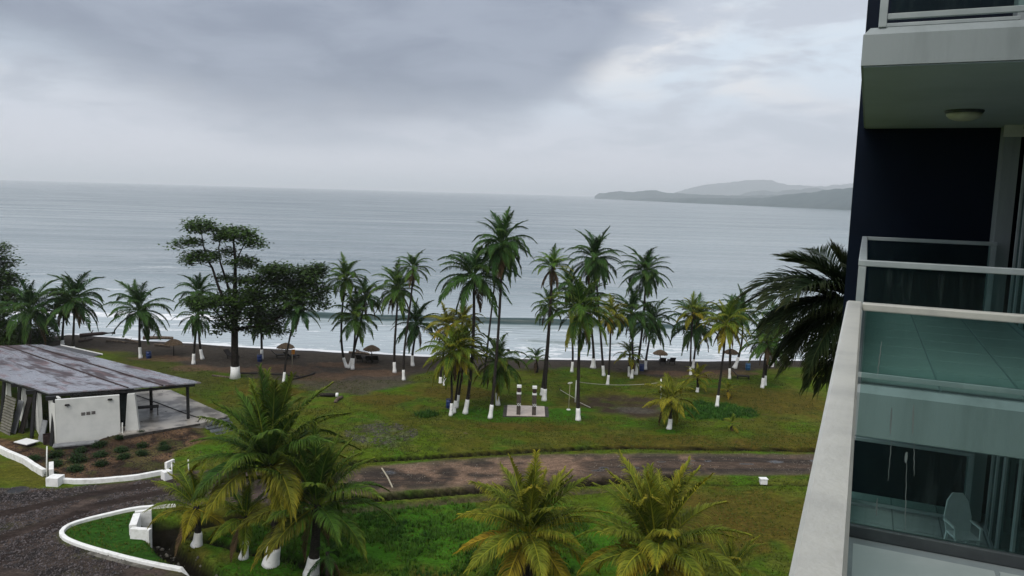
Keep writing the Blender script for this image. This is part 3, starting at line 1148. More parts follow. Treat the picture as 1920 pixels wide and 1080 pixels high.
# ================================================================== PAVILION
pav = empty('beach_pavilion', tuple(at(107, 836, 0)), label='white walled pavilion with a wet low roof and open terrace', cat='building')
PL = pav.location.copy()


def loc(p):
    return Vector(p) - PL


rm = bpy.data.materials.new('wet_roofing')
rm.use_nodes = True
t = NT(rm.node_tree)
b = t.n['Principled BSDF']
oc = t.new('ShaderNodeTexCoord').outputs['Object']
rot = t.new('ShaderNodeMapping')
t.l.new(oc, rot.inputs[0])
rot.inputs['Rotation'].default_value = (0, 0, math.radians(35))
along = t.scale(rot.outputs[0], (.22, .9, 1))
a1 = t.noise(along, .62, 6, .62, .4)
a2 = t.noise(t.scale(rot.outputs[0], (1.0, .30, 1)), 2.6, 5, .65)
c = t.mix(t.smooth(a1, .49, .60), (.215, .22, .245), (.042, .027, .030))
c = t.mix(t.smooth(a2, .56, .68), c, (.030, .024, .026))
c = t.mix(t.smooth(t.noise(along, 1.7, 5, .6), .52, .66, 0, .6), c, (.15, .085, .085))
t.put(b.inputs['Base Color'], c)
t.put(b.inputs['Roughness'], t.smooth(a1, .42, .64, .20, .6))
b.inputs['Specular IOR Level'].default_value = .5
t.put(b.inputs['Normal'], t.bump(a2, .25, .03))
M['roof_sheet'] = rm

RZ = 4.0
zA, zS1, zS2, zB = 4.0, 4.12, 4.05, 3.9
pA, pS1, pS2, pB = at(91, 737, zA), at(240, 727.5, zS1), at(305, 723, zS2), at(377, 717, zB)
pD, pE2, pE1 = at(80, 645.5, zB), at(49, 646, zS2), at(10, 648, zS1)
e2 = (at(165, 664, 4) - at(377, 717, 4)).normalized()
e1 = (at(377, 717, 4) - at(91, 737, 4)).normalized()
pF = pA + e2 * 31
roof = empty('roof')
roof.parent = pav
for quad_ in ((pA, pS1, pE1, pF), (pS1, pS2, pE2, pE1), (pS2, pB, pD, pE2)):
    mb = MB()
    sub = 10
    q = [loc(p) for p in quad_]
    i0 = len(mb.v)
    for dz in (0, -.10):
        for i in range(sub + 1):
            f_ = i / sub
            l_, r_ = q[0].lerp(q[3], f_), q[1].lerp(q[2], f_)
            for s_ in (0.002, .998):
                p = l_.lerp(r_, s_)
                mb.v.append((p.x, p.y, p.z + dz + .02 * math.sin(i * 2.3 + s_)))
    m2 = (sub + 1) * 2
    for i in range(sub):
        a_ = i * 2
        mb.f.append((a_, a_ + 1, a_ + 3, a_ + 2))
        mb.f.append((m2 + a_ + 2, m2 + a_ + 3, m2 + a_ + 1, m2 + a_))
        mb.f.append((a_ + 2, m2 + a_ + 2, m2 + a_, a_))
        mb.f.append((a_ + 1, m2 + a_ + 1, m2 + a_ + 3, a_ + 3))
    mb.f.append((1, 0, m2, m2 + 1))
    mb.f.append((2 * sub, 2 * sub + 1, m2 + 2 * sub + 1, m2 + 2 * sub))
    mb.build('roof_sheet', rm, roof)
for (s_, e_) in ((pS1, pE1), (pS2, pE2)):
    mb = MB()
    mb.bar(loc(s_) + Vector((0, 0, .03)), loc(e_) + Vector((0, 0, .03)), .14, .06)
    mb.build('ridge_cap', M['rust'], roof)
mb = MB()
fz = Vector((0, 0, -.20))
mb.bar(loc(pA) + fz + e1 * .1, loc(pS1) + fz - Vector((0, 0, .1)), .06, .18)
mb.bar(loc(pS1) + fz - Vector((0, 0, .1)), loc(pB) + fz - e1 * .5, .06, .22)
mb.build('fascia', M['black_steel'], roof)
mb = MB()
mb.bar(loc(pA) + fz + e1 * .1, loc(pF) + fz + e1 * .1, .06, .2)
mb.build('fascia', M['black_steel'], roof)
mb = MB()
q0, q1 = at(160, 664, 3.9), at(82, 646.5, 3.9)
n2d = Vector((e2.y, -e2.x, 0))
if n2d.x < 0:
    n2d = -n2d
mb.bar(loc(q0) + n2d * .85 + Vector((0, 0, -.35)), loc(q1) + n2d * .85 + Vector((0, 0, -.35)), 1.7, .08, (0, 0, 1))
mb.build('lower_roof', M['dark_roof'], roof)
mb = MB()
mb.bar(loc(q0) + n2d * 1.72 + Vector((0, 0, -.30)), loc(q1) + n2d * 1.72 + Vector((0, 0, -.30)), .06, .14)
mb.build('gutter', M['curb_paint'], roof)
for i in range(9):
    f_ = (i + .6) / 9.3
    p = loc(at(107, 740, 3.75).lerp(at(226, 733, 3.8), f_))
    mb = MB()
    mb.bar(p - Vector((-e2.x, -e2.y, 0)) * .1, p + Vector((-e2.x, -e2.y, 0)) * .55, .08, .14)
    mb.build('rafter', M['black_steel'], roof)


def wall_part(name, a, b, z0, z1, thick, m, taper=0.0, parent=None):
    """a,b ground points (world); wall thickened away from the camera; taper widens its foot"""
    a, b = Vector((a.x, a.y, 0)), Vector((b.x, b.y, 0))
    d = (b - a).normalized()
    nrm = Vector((-d.y, d.x, 0))
    if nrm.y < 0:
        nrm = -nrm
    mb = MB()
    P0 = Vector((PL.x, PL.y, 0))
    lo = [a - d * taper, b + d * taper, b + d * taper + nrm * thick, a - d * taper + nrm * thick]
    hi = [a, b, b + nrm * thick, a + nrm * thick]
    mb.v += [tuple(Vector((p.x, p.y, z0 - PL.z)) - P0) for p in lo] + [tuple(Vector((p.x, p.y, z1 - PL.z)) - P0) for p in hi]
    for q in ((3, 2, 1, 0), (4, 5, 6, 7), (0, 1, 5, 4), (1, 2, 6, 5), (2, 3, 7, 6), (3, 0, 4, 7)):
        mb.f.append(q)
    return mb.build(name, m, parent or pav)


Wc, Wr = at(107, 836, 0), at(226, 812, .55)
Wd = Vector((Wr.x - Wc.x, Wr.y - Wc.y, 0)).normalized()
fw_ = wall_part('wall', Wc, Wr, -.1, 3.74, .3, M['wall_paint'])
inn = Vector((-Wd.y, Wd.x, 0))


def on_wall(x, y):
    v = ray(x, y)
    # intersection with the vertical front wall plane
    nn = Vector((-Wd.y, Wd.x, 0))
    t_ = (Vector((Wc.x, Wc.y, 0)) - Vector((0, 0, 0))).dot(nn) / v.dot(nn)
    return Vector((v.x * t_, v.y * t_, EYE + v.z * t_))


for gxp in (0, 1, 2):
    for r_i in range(3):
        p = on_wall(156 + gxp * 9.6, 774.0 - gxp * 1.2 + r_i * 2.1)
        mb = MB()
        mb.obox(loc(p) - inn * .008, Wd * .14, inn * .012, (0, 0, .028))
        mb.build('vent_slit', M['rust'], fw_)
for (x, y) in ((126, 759), (206, 748.5)):
    p = on_wall(x, y)
    mb = MB()
    mb.obox(loc(p) - inn * .06, Wd * .15, inn * .07, (0, 0, .06))
    mb.obox(loc(p) - inn * .10, Wd * .17, inn * .10, (0, 0, .012))
    mb.build('wall_lamp', M['black_steel'], fw_)
pr = on_wall(231, 800)
mb = MB()
mb.tube([loc(on_wall(229.5, 811)) - inn * .1, loc(on_wall(229.5, 792)) - inn * .1], .05, 8)
mb.build('downpipe', M['white_paint'], fw_)
# sawtooth side walls between the black posts
posts_px = [(96, 836), (59, 822), (31, 806)]
pw = [at(x, y, 0) for x, y in posts_px]
pw.append(pw[2] + (pw[2] - pw[1]) * 1.1)
pw.append(pw[3] + (pw[3] - pw[2]))
for i in range(4):
    a, b = pw[i], pw[i + 1]
    a_ = a + inn * .35 + Wd * .55
    b_ = b + inn * .5 + Wd * 1.25
    wall_part('wall', b_, a_, -.1, 3.74, .25, M['wall_paint'])
wall_part('wall', Wc - Wd * .02 + e2 * .9, Wc - Wd * .02 + e2 * .02, -.1, 3.45, .06, M['wall_paint'])
lean = at(103, 747, 3.72) - at(96, 836, 0)
lean.z = 0
for p in pw[:4]:
    pp = empty('post')
    pp.parent = pav
    mb = MB()
    q = loc(p)
    q2 = q + lean + Vector((0, 0, 3.74))
    mb.bar(q - Vector((0, 0, .1)), q2, .21, .21, (0, 1, 0))
    o = mb.build('shaft', M['black_steel'], pp)
    mb = MB()
    mb.obox(q2 + Vector((0, 0, .02)) - Wd * .28, Wd * .36, inn * .12, (0, 0, .16))
    mb.build('bracket', M['black_steel'], pp)
# pillar, terrace, posts
p0, p1 = at(236.5, 808, .55), at(258, 807, .55)
wall_part('pillar', p0.lerp(p1, .2), p0.lerp(p1, .82), .3, 3.66, .55, M['wall_paint'], taper=.28)
wall_part('doorway_shade', Wr + inn * 1.6 - Wd * .4, p1 + inn * 1.6 - Wd * .2, .3, 3.7, .2, M['interior_shade'])  # dark panel painted as the shade inside the opening
wall_part('wall', p1 + inn * 6.5 - Wd * .5, p1 + inn * 9.5 - Wd * 5.5, .3, 3.6, .2, M['wall_paint'])
tz = TER_Z - PL.z
mb = MB()
tp = [loc(p) for p in TERRACE]
mb.prism([(p.x, p.y) for p in tp], -.3, tz)
ter = mb.build('terrace', M['concrete'], pav)
mb = MB()
a_, b_ = loc(TERRACE[0]), loc(TERRACE[1])
mb.bar(Vector((a_.x, a_.y, tz - .06)) - inn * .05, Vector((b_.x, b_.y, tz - .06)) - inn * .05, .10, .14)
mb.build('edge_beam', M['stone_dark'], ter)
mb = MB()
jl = [at(256, 741, TER_Z + .02), at(300, 757, TER_Z + .02), at(350, 776, TER_Z + .02), at(375, 784, TER_Z + .02), at(371, 791, TER_Z + .02)]
mb.tube([loc(p) for p in jl], .05, 6)
mb.build('floor_trim', M['black_steel'], ter)
for (x, y) in ((353, 785), (284, 769)):
    q = loc(at(x, y, TER_Z))
    mb = MB()
    mb.box(q.x - .10, q.x + .10, q.y - .10, q.y + .10, tz, 3.72)
    mb.build('post', M['black_steel'], pav)
st_ = empty('steps')
st_.parent = pav
la, lb = at(379, 793, .46), at(404, 814, .04)
ra, rb = at(428, 783, .46), at(445, 806, .04)
for i in range(4):
    f_ = i / 3
    z_ = .46 - .14 * i
    a_, b_ = la.lerp(lb, f_), ra.lerp(rb, f_)
    out = (lb - la)
    out.z = 0
    out = out.normalized()
    d_ = (b_ - a_)
    mb = MB()
    c_ = (a_ + b_) / 2
    mb.obox(Vector((c_.x - PL.x, c_.y - PL.y, z_ - .10)), Vector((d_.x, d_.y, 0)) / 2, out * .21, (0, 0, .10))
    mb.build('tread', M['step_paint'], st_)
    mb = MB()
    mb.obox(Vector((c_.x - PL.x, c_.y - PL.y, z_ - .16)), Vector((d_.x, d_.y, 0)) / 2.06, out * .16, (0, 0, .16))
    mb.build('riser', M['stone_dark'], st_)

# terrace table, boards, sheet, debris
tb = empty('dark_table', tuple(at(275, 778, TER_Z)), math.radians(25), label='dark long table standing on the pavilion terrace', cat='table')
mb = MB()
mb.box(-1.0, 1.0, -.45, .45, .70, .75)
mb.build('tabletop', M['wood_dark'], tb)
for x in (-.9, .9):
    for y in (-.38, .38):
        mb = MB()
        mb.box(x - .035, x + .035, y - .035, y + .035, 0, .70)
        mb.build('leg', M['wood_dark'], tb)


def board(px_, py_, w_, h_, lean, rz, m, name, label, cat, corr=False):
    o = empty(name, tuple(at(px_, py_, .0)), rz, label=label, cat=cat)
    mb = MB()
    if corr:
        nseg = 26
        for i in range(nseg):
            z0_, z1_ = h_ * i / nseg, h_ * (i + 1) / nseg
            d0 = .05 if i % 2 else 0
            d1 = .05 - d0
            mb.quad((-w_ / 2, lean * i / nseg + d0, z0_), (w_ / 2, lean * i / nseg + d0, z0_), (w_ / 2, lean * (i + 1) / nseg + d1, z1_), (-w_ / 2, lean * (i + 1) / nseg + d1, z1_))
        ob = mb.build('sheet', m, o)
        s = ob.modifiers.new('thickness', 'SOLIDIFY')
        s.thickness = .015
    else:
        mb.obox((0, lean / 2, h_ / 2), (w_ / 2, 0, 0), (0, .035, 0), (0, lean / 2, h_ / 2))
        mb.build('panel', m, o)
    return o


board(8, 812, 2.0, 3.0, .6, math.radians(-36), M['corrugated'], 'corrugated_sheet', 'corrugated metal sheet leaning against the pavilion wall', 'metal sheet', True)
board(24, 812, .75, 2.6, .8, math.radians(-30), M['grey_board'], 'leaning_board', 'tall grey panel leaning beside the corrugated sheet', 'panel')
board(39, 812, .7, 2.9, .9, math.radians(-30), M['wood_dark'], 'leaning_board', 'tall black panel leaning on the wall behind a post', 'panel')
board(76, 829, .65, 1.7, .45, math.radians(-25), M['grey_board'], 'leaning_board', 'short grey board leaning between two black posts', 'board')
cb = empty('wooden_crate', tuple(at(92, 832, 0)), .6, label='small dark red crate beside the corner post', cat='crate')
mb = MB()
mb.box(-.4, .4, -.3, .3, 0, .08)
mb.build('base', M['rust'], cb)
for (x0, x1, y0, y1) in ((-.4, .4, -.3, -.26), (-.4, .4, .26, .3), (-.4, -.36, -.26, .26), (.36, .4, -.26, .26)):
    mb = MB()
    mb.box(x0, x1, y0, y1, .082, .8)
    mb.build('side_panel', M['rust'], cb)
pb = empty('white_board', tuple(at(50, 828, .25)), -.5, label='white sheet of board lying flat on debris by the posts', cat='board')
mb = MB()
mb.obox((0, 0, 0), (.9, 0, .05), (0, .5, .02), (0, 0, .03))
mb.build('board', M['box_white'], pb)
mb = MB()
mb.obox((0, 0, -.17), (.6, 0, 0), (0, .35, 0), (0, 0, .11))
mb.build('support', M['rust'], pb)
pl_ = empty('grey_plank', tuple(at(143, 832, .28)), math.radians(24), label='long pale grey plank lying below the white front wall', cat='plank')
mb = MB()
mb.obox((0, 0, 0), (1.6, 0, 0), (0, .42, 0), (0, 0, .05))
mb.build('plank', M['grey_board'], pl_)
mb = MB()
mb.obox((0, 0, -.16), (1.5, 0, 0), (0, .3, 0), (0, 0, .10))
mb.build('bearer', M['stone_dark'], pl_)


# ================================================================== KERBS, HEADWALL, BED
def sweep_wall(path, w_, h0, h1, name, m, label=None, cat=None, parent=None, rounded=True):
    """wall of width w_ along ground path; h1 height above ground"""
    mb = MB()
    n = len(path)
    rows = []
    for i, p in enumerate(path):
        d = (path[min(i + 1, n - 1)] - path[max(i - 1, 0)])
        d.z = 0
        d.normalize()
        s = Vector((-d.y, d.x, 0)) * w_ / 2
        g = hz(p.x, p.y)
        c_ = .025
        base = Vector((p.x, p.y, 0))
        rows.append([base - s + Vector((0, 0, h0)), base - s + Vector((0, 0, g + h1 - c_)), base - s * .8 + Vector((0, 0, g + h1)), base + s * .8 + Vector((0, 0, g + h1)), base + s + Vector((0, 0, g + h1 - c_)), base + s + Vector((0, 0, h0))])
    for r in rows:
        mb.v += [tuple(q) for q in r]
    for i in range(n - 1):
        for j in range(5):
            mb.f.append((i * 6 + j, i * 6 + j + 1, (i + 1) * 6 + j + 1, (i + 1) * 6 + j))
    mb.f.append(tuple(range(6)))
    mb.f.append(tuple((n - 1) * 6 + q for q in reversed(range(6))))
    return mb.build(name, m, parent, label=label, cat=cat)


def smooth_path(pts, step=.4):
    P = [Vector((p.x, p.y, 0)) for p in pts]
    out = []
    for i in range(len(P) - 1):
        a, b, c, d = P[max(i - 1, 0)], P[i], P[i + 1], P[min(i + 2, len(P) - 1)]
        n = max(2, int((c - b).length / step))
        for k in range(n):
            t_ = k / n
            out.append(.5 * ((2 * b) + (c - a) * t_ + (2 * a - 5 * b + 4 * c - d) * t_ ** 2 + (3 * b - a - 3 * c + d) * t_ ** 3))
    out.append(P[-1])
    return out


cp = smooth_path(PP([(330, 950), (288, 953), (250, 957), (200, 968), (160, 978), (130, 988), (116, 1000), (122, 1012), (150, 1024), (200, 1039), (250, 1052), (300, 1063), (340, 1070), (366, 1074)]), .35)
sweep_wall(cp, .26, -.4, .20, 'white_kerb', M['curb_paint'], 'white painted kerb curving round the green lawn corner', 'kerb')
sweep_wall([p + Vector((-.0, -.34, 0)) for p in cp[len(cp) // 2 + 4:-6]], .34, -.3, .05, 'concrete_gutter', M['concrete_rough'], 'broken concrete strip along the outside of the white kerb', 'gutter')
bw = empty('bed_wall', tuple(at(100, 912, 0)), label='low white wall with end blocks in front of the planting bed', cat='wall')
BW = bw.location.copy()
wpath = smooth_path(PP([(108, 906), (140, 907), (200, 904), (260, 898), (306, 889)]), .5)
o = sweep_wall([p for p in wpath], .28, -.4, .34, 'wall', M['curb_paint'])
o.parent = bw
o.location = -BW
mb = MB()
for (x0, y0, x1, y1, h_) in ((87, 912, 110, 913, .62),):
    a_, b_ = at(x0, y0, 0) - BW, at(x1, y1, 0) - BW
    c_ = (a_ + b_) / 2
    d_ = (b_ - a_) / 2
    mb.obox((c_.x, c_.y + .35, h_ / 2 - .2), d_, (-d_.y * .3, .42, 0), (0, 0, h_ / 2 + .2))
mb.build('end_block', M['curb_paint'], bw, bevel=.02)
mb = MB()
a_, b_ = at(89, 908, 0) - BW, at(97, 888, 0) - BW
mb.bar((a_.x, a_.y + .5, .35), (b_.x, b_.y, .35), .3, 1.1)
mb.build('return_wall', M['curb_paint'], bw, bevel=.02)
mb = MB()
a_, b_ = at(305, 900, 0) - BW, at(320, 896, 0) - BW
d_ = (b_ - a_) / 2
mb.obox(((a_ + b_) / 2).to_tuple()[:2] + (.2,), d_ * 1.0, (-d_.y, d_.x, 0), (0, 0, .42))
mb.build('end_block', M['curb_paint'], bw, bevel=.02)
mb = MB()
a_, b_ = at(306, 893, 0) - BW, at(321, 886, 0) - BW
mb.bar((a_.x, a_.y + .45, .62), (b_.x, b_.y + .45, .62), .22, .5)
mb.build('parapet', M['curb_paint'], bw, bevel=.02)
sweep_wall(smooth_path(PP([(-60, 815), (0, 848), (40, 866), (62, 880), (84, 893)]), .5), .30, -.4, .50, 'white_wall', M['curb_paint'], 'low white wall sloping down the left edge of the planting bed', 'wall')

hw = empty('drain_headwall', tuple(at(262, 1003, 0)), label='white concrete drain headwall open towards the dark ditch', cat='headwall')
HW = hw.location.copy()
hz_ = .62


def hwall(name, pa, pb, w_, z0, z1):
    a_, b_ = at(pa[0], pa[1], z1) - HW, at(pb[0], pb[1], z1) - HW
    mb = MB()
    a_.z = b_.z = (z0 + z1) / 2
    mb.bar(a_, b_, w_, z1 - z0)
    return mb.build(name, M['curb_paint'], hw, bevel=.02)


hwall('front_wall', (246, 989), (282, 992), .32, -1.2, hz_)
hwall('left_wall', (249, 984), (257, 962), .42, -.5, hz_ + .003)
hwall('back_wall', (253, 958.5), (284, 955), .26, -1.0, hz_ + .006)

# thin marker posts
for (x0, y0, x1, y1, lb) in ((87, 900, 88, 838, 'tall thin white pole at the corner of the low white walls'), (323, 891, 321.5, 867, 'short white stake beside the end block of the bed wall'), (354, 884, 353, 863, 'short white stake at the edge of the palm clump by the bed')):
    a_ = at(x0, y0, 0)
    b_ = atY(x1, y1, a_.y)
    o = empty('marker_pole', tuple(a_), label=lb, cat='pole', group='thin white marker poles')
    mb = MB()
    mb.tube([(0, 0, -.2), (b_.x - a_.x, 0, b_.z)], .045, 8)
    mb.build('pole', M['white_paint'], o, True)
    mb = MB()
    mb.lathe([(.05, 0), (.055, .03), (.02, .05)], 8, (b_.x - a_.x, 0, b_.z))
    mb.build('cap', M['white_paint'], o, True)

dc = empty('drain_cover', tuple(at(32, 919, .04)), label='round dark drain cover at the edge of the gravel drive', cat='drain cover')
mb = MB()
mb.lathe([(.72, -.2), (.72, .0), (.60, .02), (.58, -.02)], 20)
mb.build('rim', M['stone_dark'], dc)
mb = MB()
mb.lathe([(.57, -.1), (.57, -.012), (.1, -.005)], 20)
mb.build('lid', M['black_steel'], dc)
bx = empty('utility_box', tuple(at(1431, 905, 0)), .03, label='small white utility box on the grass verge by the road', cat='utility box')
mb = MB()
mb.box(-.26, .26, -.2, .2, -.1, .30)
mb.build('body', M['box_white'], bx, bevel=.03)
mb = MB()
mb.box(-.30, .30, -.24, .24, .302, .36)
mb.build('lid', M['box_white'], bx, bevel=.02)
rt = empty('road_stick', tuple(at(728, 896, .03)), label='pale stick lying across the tan road near the palms', cat='stick')
a_, b_ = at(716, 878, .05) - rt.location, at(736, 914, .05) - rt.location
mb = MB()
mb.tube([a_, (a_ + b_) / 2 + Vector((.05, 0, .02)), b_], .06, 6)
mb.build('stick', M['pole_cream'], rt)

# ================================================================== PALM FRONDS
def frond_mesh(e0, bend, pairs, width, seed, leaf_len=.23, droop=.9, name='frond'):
    """unit-length frond; rachis starts at elevation e0 (deg) in the XZ plane and bends down"""
    r = random.Random(seed)
    N = 14
    pts = [Vector((0, 0, 0))]
    tang = []
    e = math.radians(e0)
    yaw = 0
    tw = r.uniform(-.25, .25)
    for i in range(N):
        f_ = (i + .5) / N
        ang = e - math.radians(bend) * f_ ** 1.6
        yw = tw * f_ ** 2
        d = Vector((math.cos(ang) * math.cos(yw), math.cos(ang) * math.sin(yw), math.sin(ang)))
        tang.append(d)
        pts.append(pts[-1] + d / N)
    tang.append(tang[-1])
    co, fa, tip, shade = [], [], [], []
    # rachis: 3-sided tapering
    for i in range(N + 1):
        rad = .0125 * (1 - i / N) ** .8 + .002
        d = tang[i]
        s = Vector((0, 1, 0))
        u_ = s.cross(d).normalized()
        for q in range(3):
            a = 2 * math.pi * q / 3
            co.append(pts[i] + s * math.cos(a) * rad + u_ * math.sin(a) * rad)
            tip.append(.45)
            shade.append(.95)
    for i in range(N):
        for q in range(3):
            q2 = (q + 1) % 3
            fa.append((i * 3 + q, i * 3 + q2, i * 3 + 3 + q2, i * 3 + 3 + q))
    for k in range(pairs):
        s_ = .13 + .87 * (k + .5) / pairs
        fi = min(s_ * N, N - 1e-3)
        i = int(fi)
        p0 = pts[i].lerp(pts[i + 1], fi - i)
        d = tang[i].lerp(tang[i + 1], fi - i).normalized()
        side = Vector((0, 1, 0))
        side = (side - d * side.dot(d)).normalized()
        upn = side.cross(d) * -1
        if upn.z < 0 and abs(e0) < 80:
            upn = -upn
        prof = (math.sin(math.pi * min(1, (s_ - .05) / .95) ** .75) ** .6) * (1 - .35 * s_) if s_ < .98 else .3
        prof = max(prof, .28)
        L = leaf_len * prof
        fw = math.radians((46 - 24 * s_) if e0 > 62 else (60 - 36 * s_))
        for sg in (-1, 1):
            if r.random() < .03:
                continue
            l_ = L * r.uniform(.82, 1.1)
            a = fw + r.uniform(-.09, .09)
            dir1 = (d * math.cos(a) + side * sg * math.sin(a) + upn * r.uniform(.18, .42)).normalized()
            g = droop * r.uniform(.8, 1.2)
            dir2 = (dir1 + Vector((0, 0, -1)) * .55 * g).normalized()
            dir3 = (dir2 + Vector((0, 0, -1)) * .85 * g).normalized()
            wv = (d - dir1 * d.dot(dir1))
            wv = (wv.normalized() + upn * sg * .25 * r.uniform(.3, 1)).normalized()
            w0, w1, w2 = width * .55, width, width * .75
            q0 = p0
            q1 = q0 + dir1 * l_ * .36
            q2 = q1 + dir2 * l_ * .34
            q3 = q2 + dir3 * l_ * .30
            b = len(co)
            co += [q0 - wv * w0 / 2, q0 + wv * w0 / 2, q1 - wv * w1 / 2, q1 + wv * w1 / 2, q2 - wv * w2 / 2, q2 + wv * w2 / 2, q3]
            sh = r.uniform(.2, .8)
            shade += [sh] * 7
            base_t = s_ ** 3 * .6
            tip += [base_t * .4] * 2 + [base_t * .7] * 2 + [base_t + .25] * 2 + [base_t + .6]
            fa += [(b, b + 1, b + 3, b + 2), (b + 2, b + 3, b + 5, b + 4), (b + 4, b + 5, b + 6)]
    me = bpy.data.meshes.new(name)
    me.from_pydata([tuple(c) for c in co], [], fa)
    me.materials.append(M['frond'])
    add_attr(me, 'tip', np.clip(np.array(tip), 0, 1))
    add_attr(me, 'shade', np.array(shade))
    me.update()
    return me


CLASSES = (84, 70, 56, 42, 28, 14, 0, -16, -34, -55, -74)
BENDS1 = (34, 58, 74, 80, 80, 74, 62, 50, 38, 26, 14)
BENDS = (18, 32, 46, 55, 60, 60, 56, 48, 38, 26, 14)
FR = {}
for lod, (pairs, wd) in enumerate(((66, .0140), (36, .023))):
    for ci, (e_, b_) in enumerate(zip(CLASSES, BENDS1 if lod else BENDS)):
        FR[lod, ci] = [frond_mesh(e_, b_ * (.85 + .3 * s_), pairs, wd, 100 * lod + 10 * ci + s_, (.345 if lod == 0 else .36) if e_ > -20 else .30, .8 if e_ > 60 else (1.25 if lod else 1.1)) for s_ in range(2)]

TONE = {
    'd': ((.014, .044, .011), (.028, .066, .015), .12),
    'm': ((.022, .062, .011), (.042, .088, .016), .25),
    'b': ((.040, .100, .014), (.065, .130, .020), .3),
    'y': ((.070, .095, .010), (.125, .125, .014), .8),
    'n': ((.030, .072, .008), (.078, .115, .012), .8),
    'k': ((.014, .044, .008), (.036, .080, .011), .4),
    'v': ((.040, .076, .009), (.100, .122, .014), .9),
}
DEADC = ((.050, .032, .020), (.105, .070, .038))
NUT = MB()
NUT.lathe([(.02, -.13), (.085, -.10), (.115, -.02), (.10, .07), (.04, .13)], 8)
NUTM = NUT.mesh('coconut', M['coconut_skin'], True)
PALM_GROUP = 'coconut palms on the beach lawn'


def trunk_path(b, c, mid, base_shift, n=12):
    P0, P3 = Vector(b), Vector(c)
    if mid is not None:
        m = Vector(mid)
        ctrl = 2 * m - (P0 + P3) / 2
        pts = []
        for i in range(n + 1):
            t_ = i / n
            pts.append((1 - t_) ** 2 * P0 + 2 * t_ * (1 - t_) * ctrl + t_ * t_ * P3)
        return pts
    h = P3.z - P0.z
    c1 = P0 + Vector((base_shift, 0, h * .33))
    c2 = P3 - Vector(((P3.x - P0.x) * .12, 0, h * .4))
    pts = []
    for i in range(n + 1):
        t_ = i / n
        pts.append((1 - t_) ** 3 * P0 + 3 * t_ * (1 - t_) ** 2 * c1 + 3 * t_ * t_ * (1 - t_) * c2 + t_ ** 3 * P3)
    return pts


def resample(path, f0, f1, n):
    L = [0]
    for i in range(len(path) - 1):
        L.append(L[-1] + (path[i + 1] - path[i]).length)
    out = []
    for k in range(n + 1):
        s = (f0 + (f1 - f0) * k / n) * L[-1]
        i = min(max(np.searchsorted(L, s) - 1, 0), len(path) - 2)
        out.append(path[i].lerp(path[i + 1], (s - L[i]) / max(L[i + 1] - L[i], 1e-6)))
    return out, L[-1]


palm_no = [0]


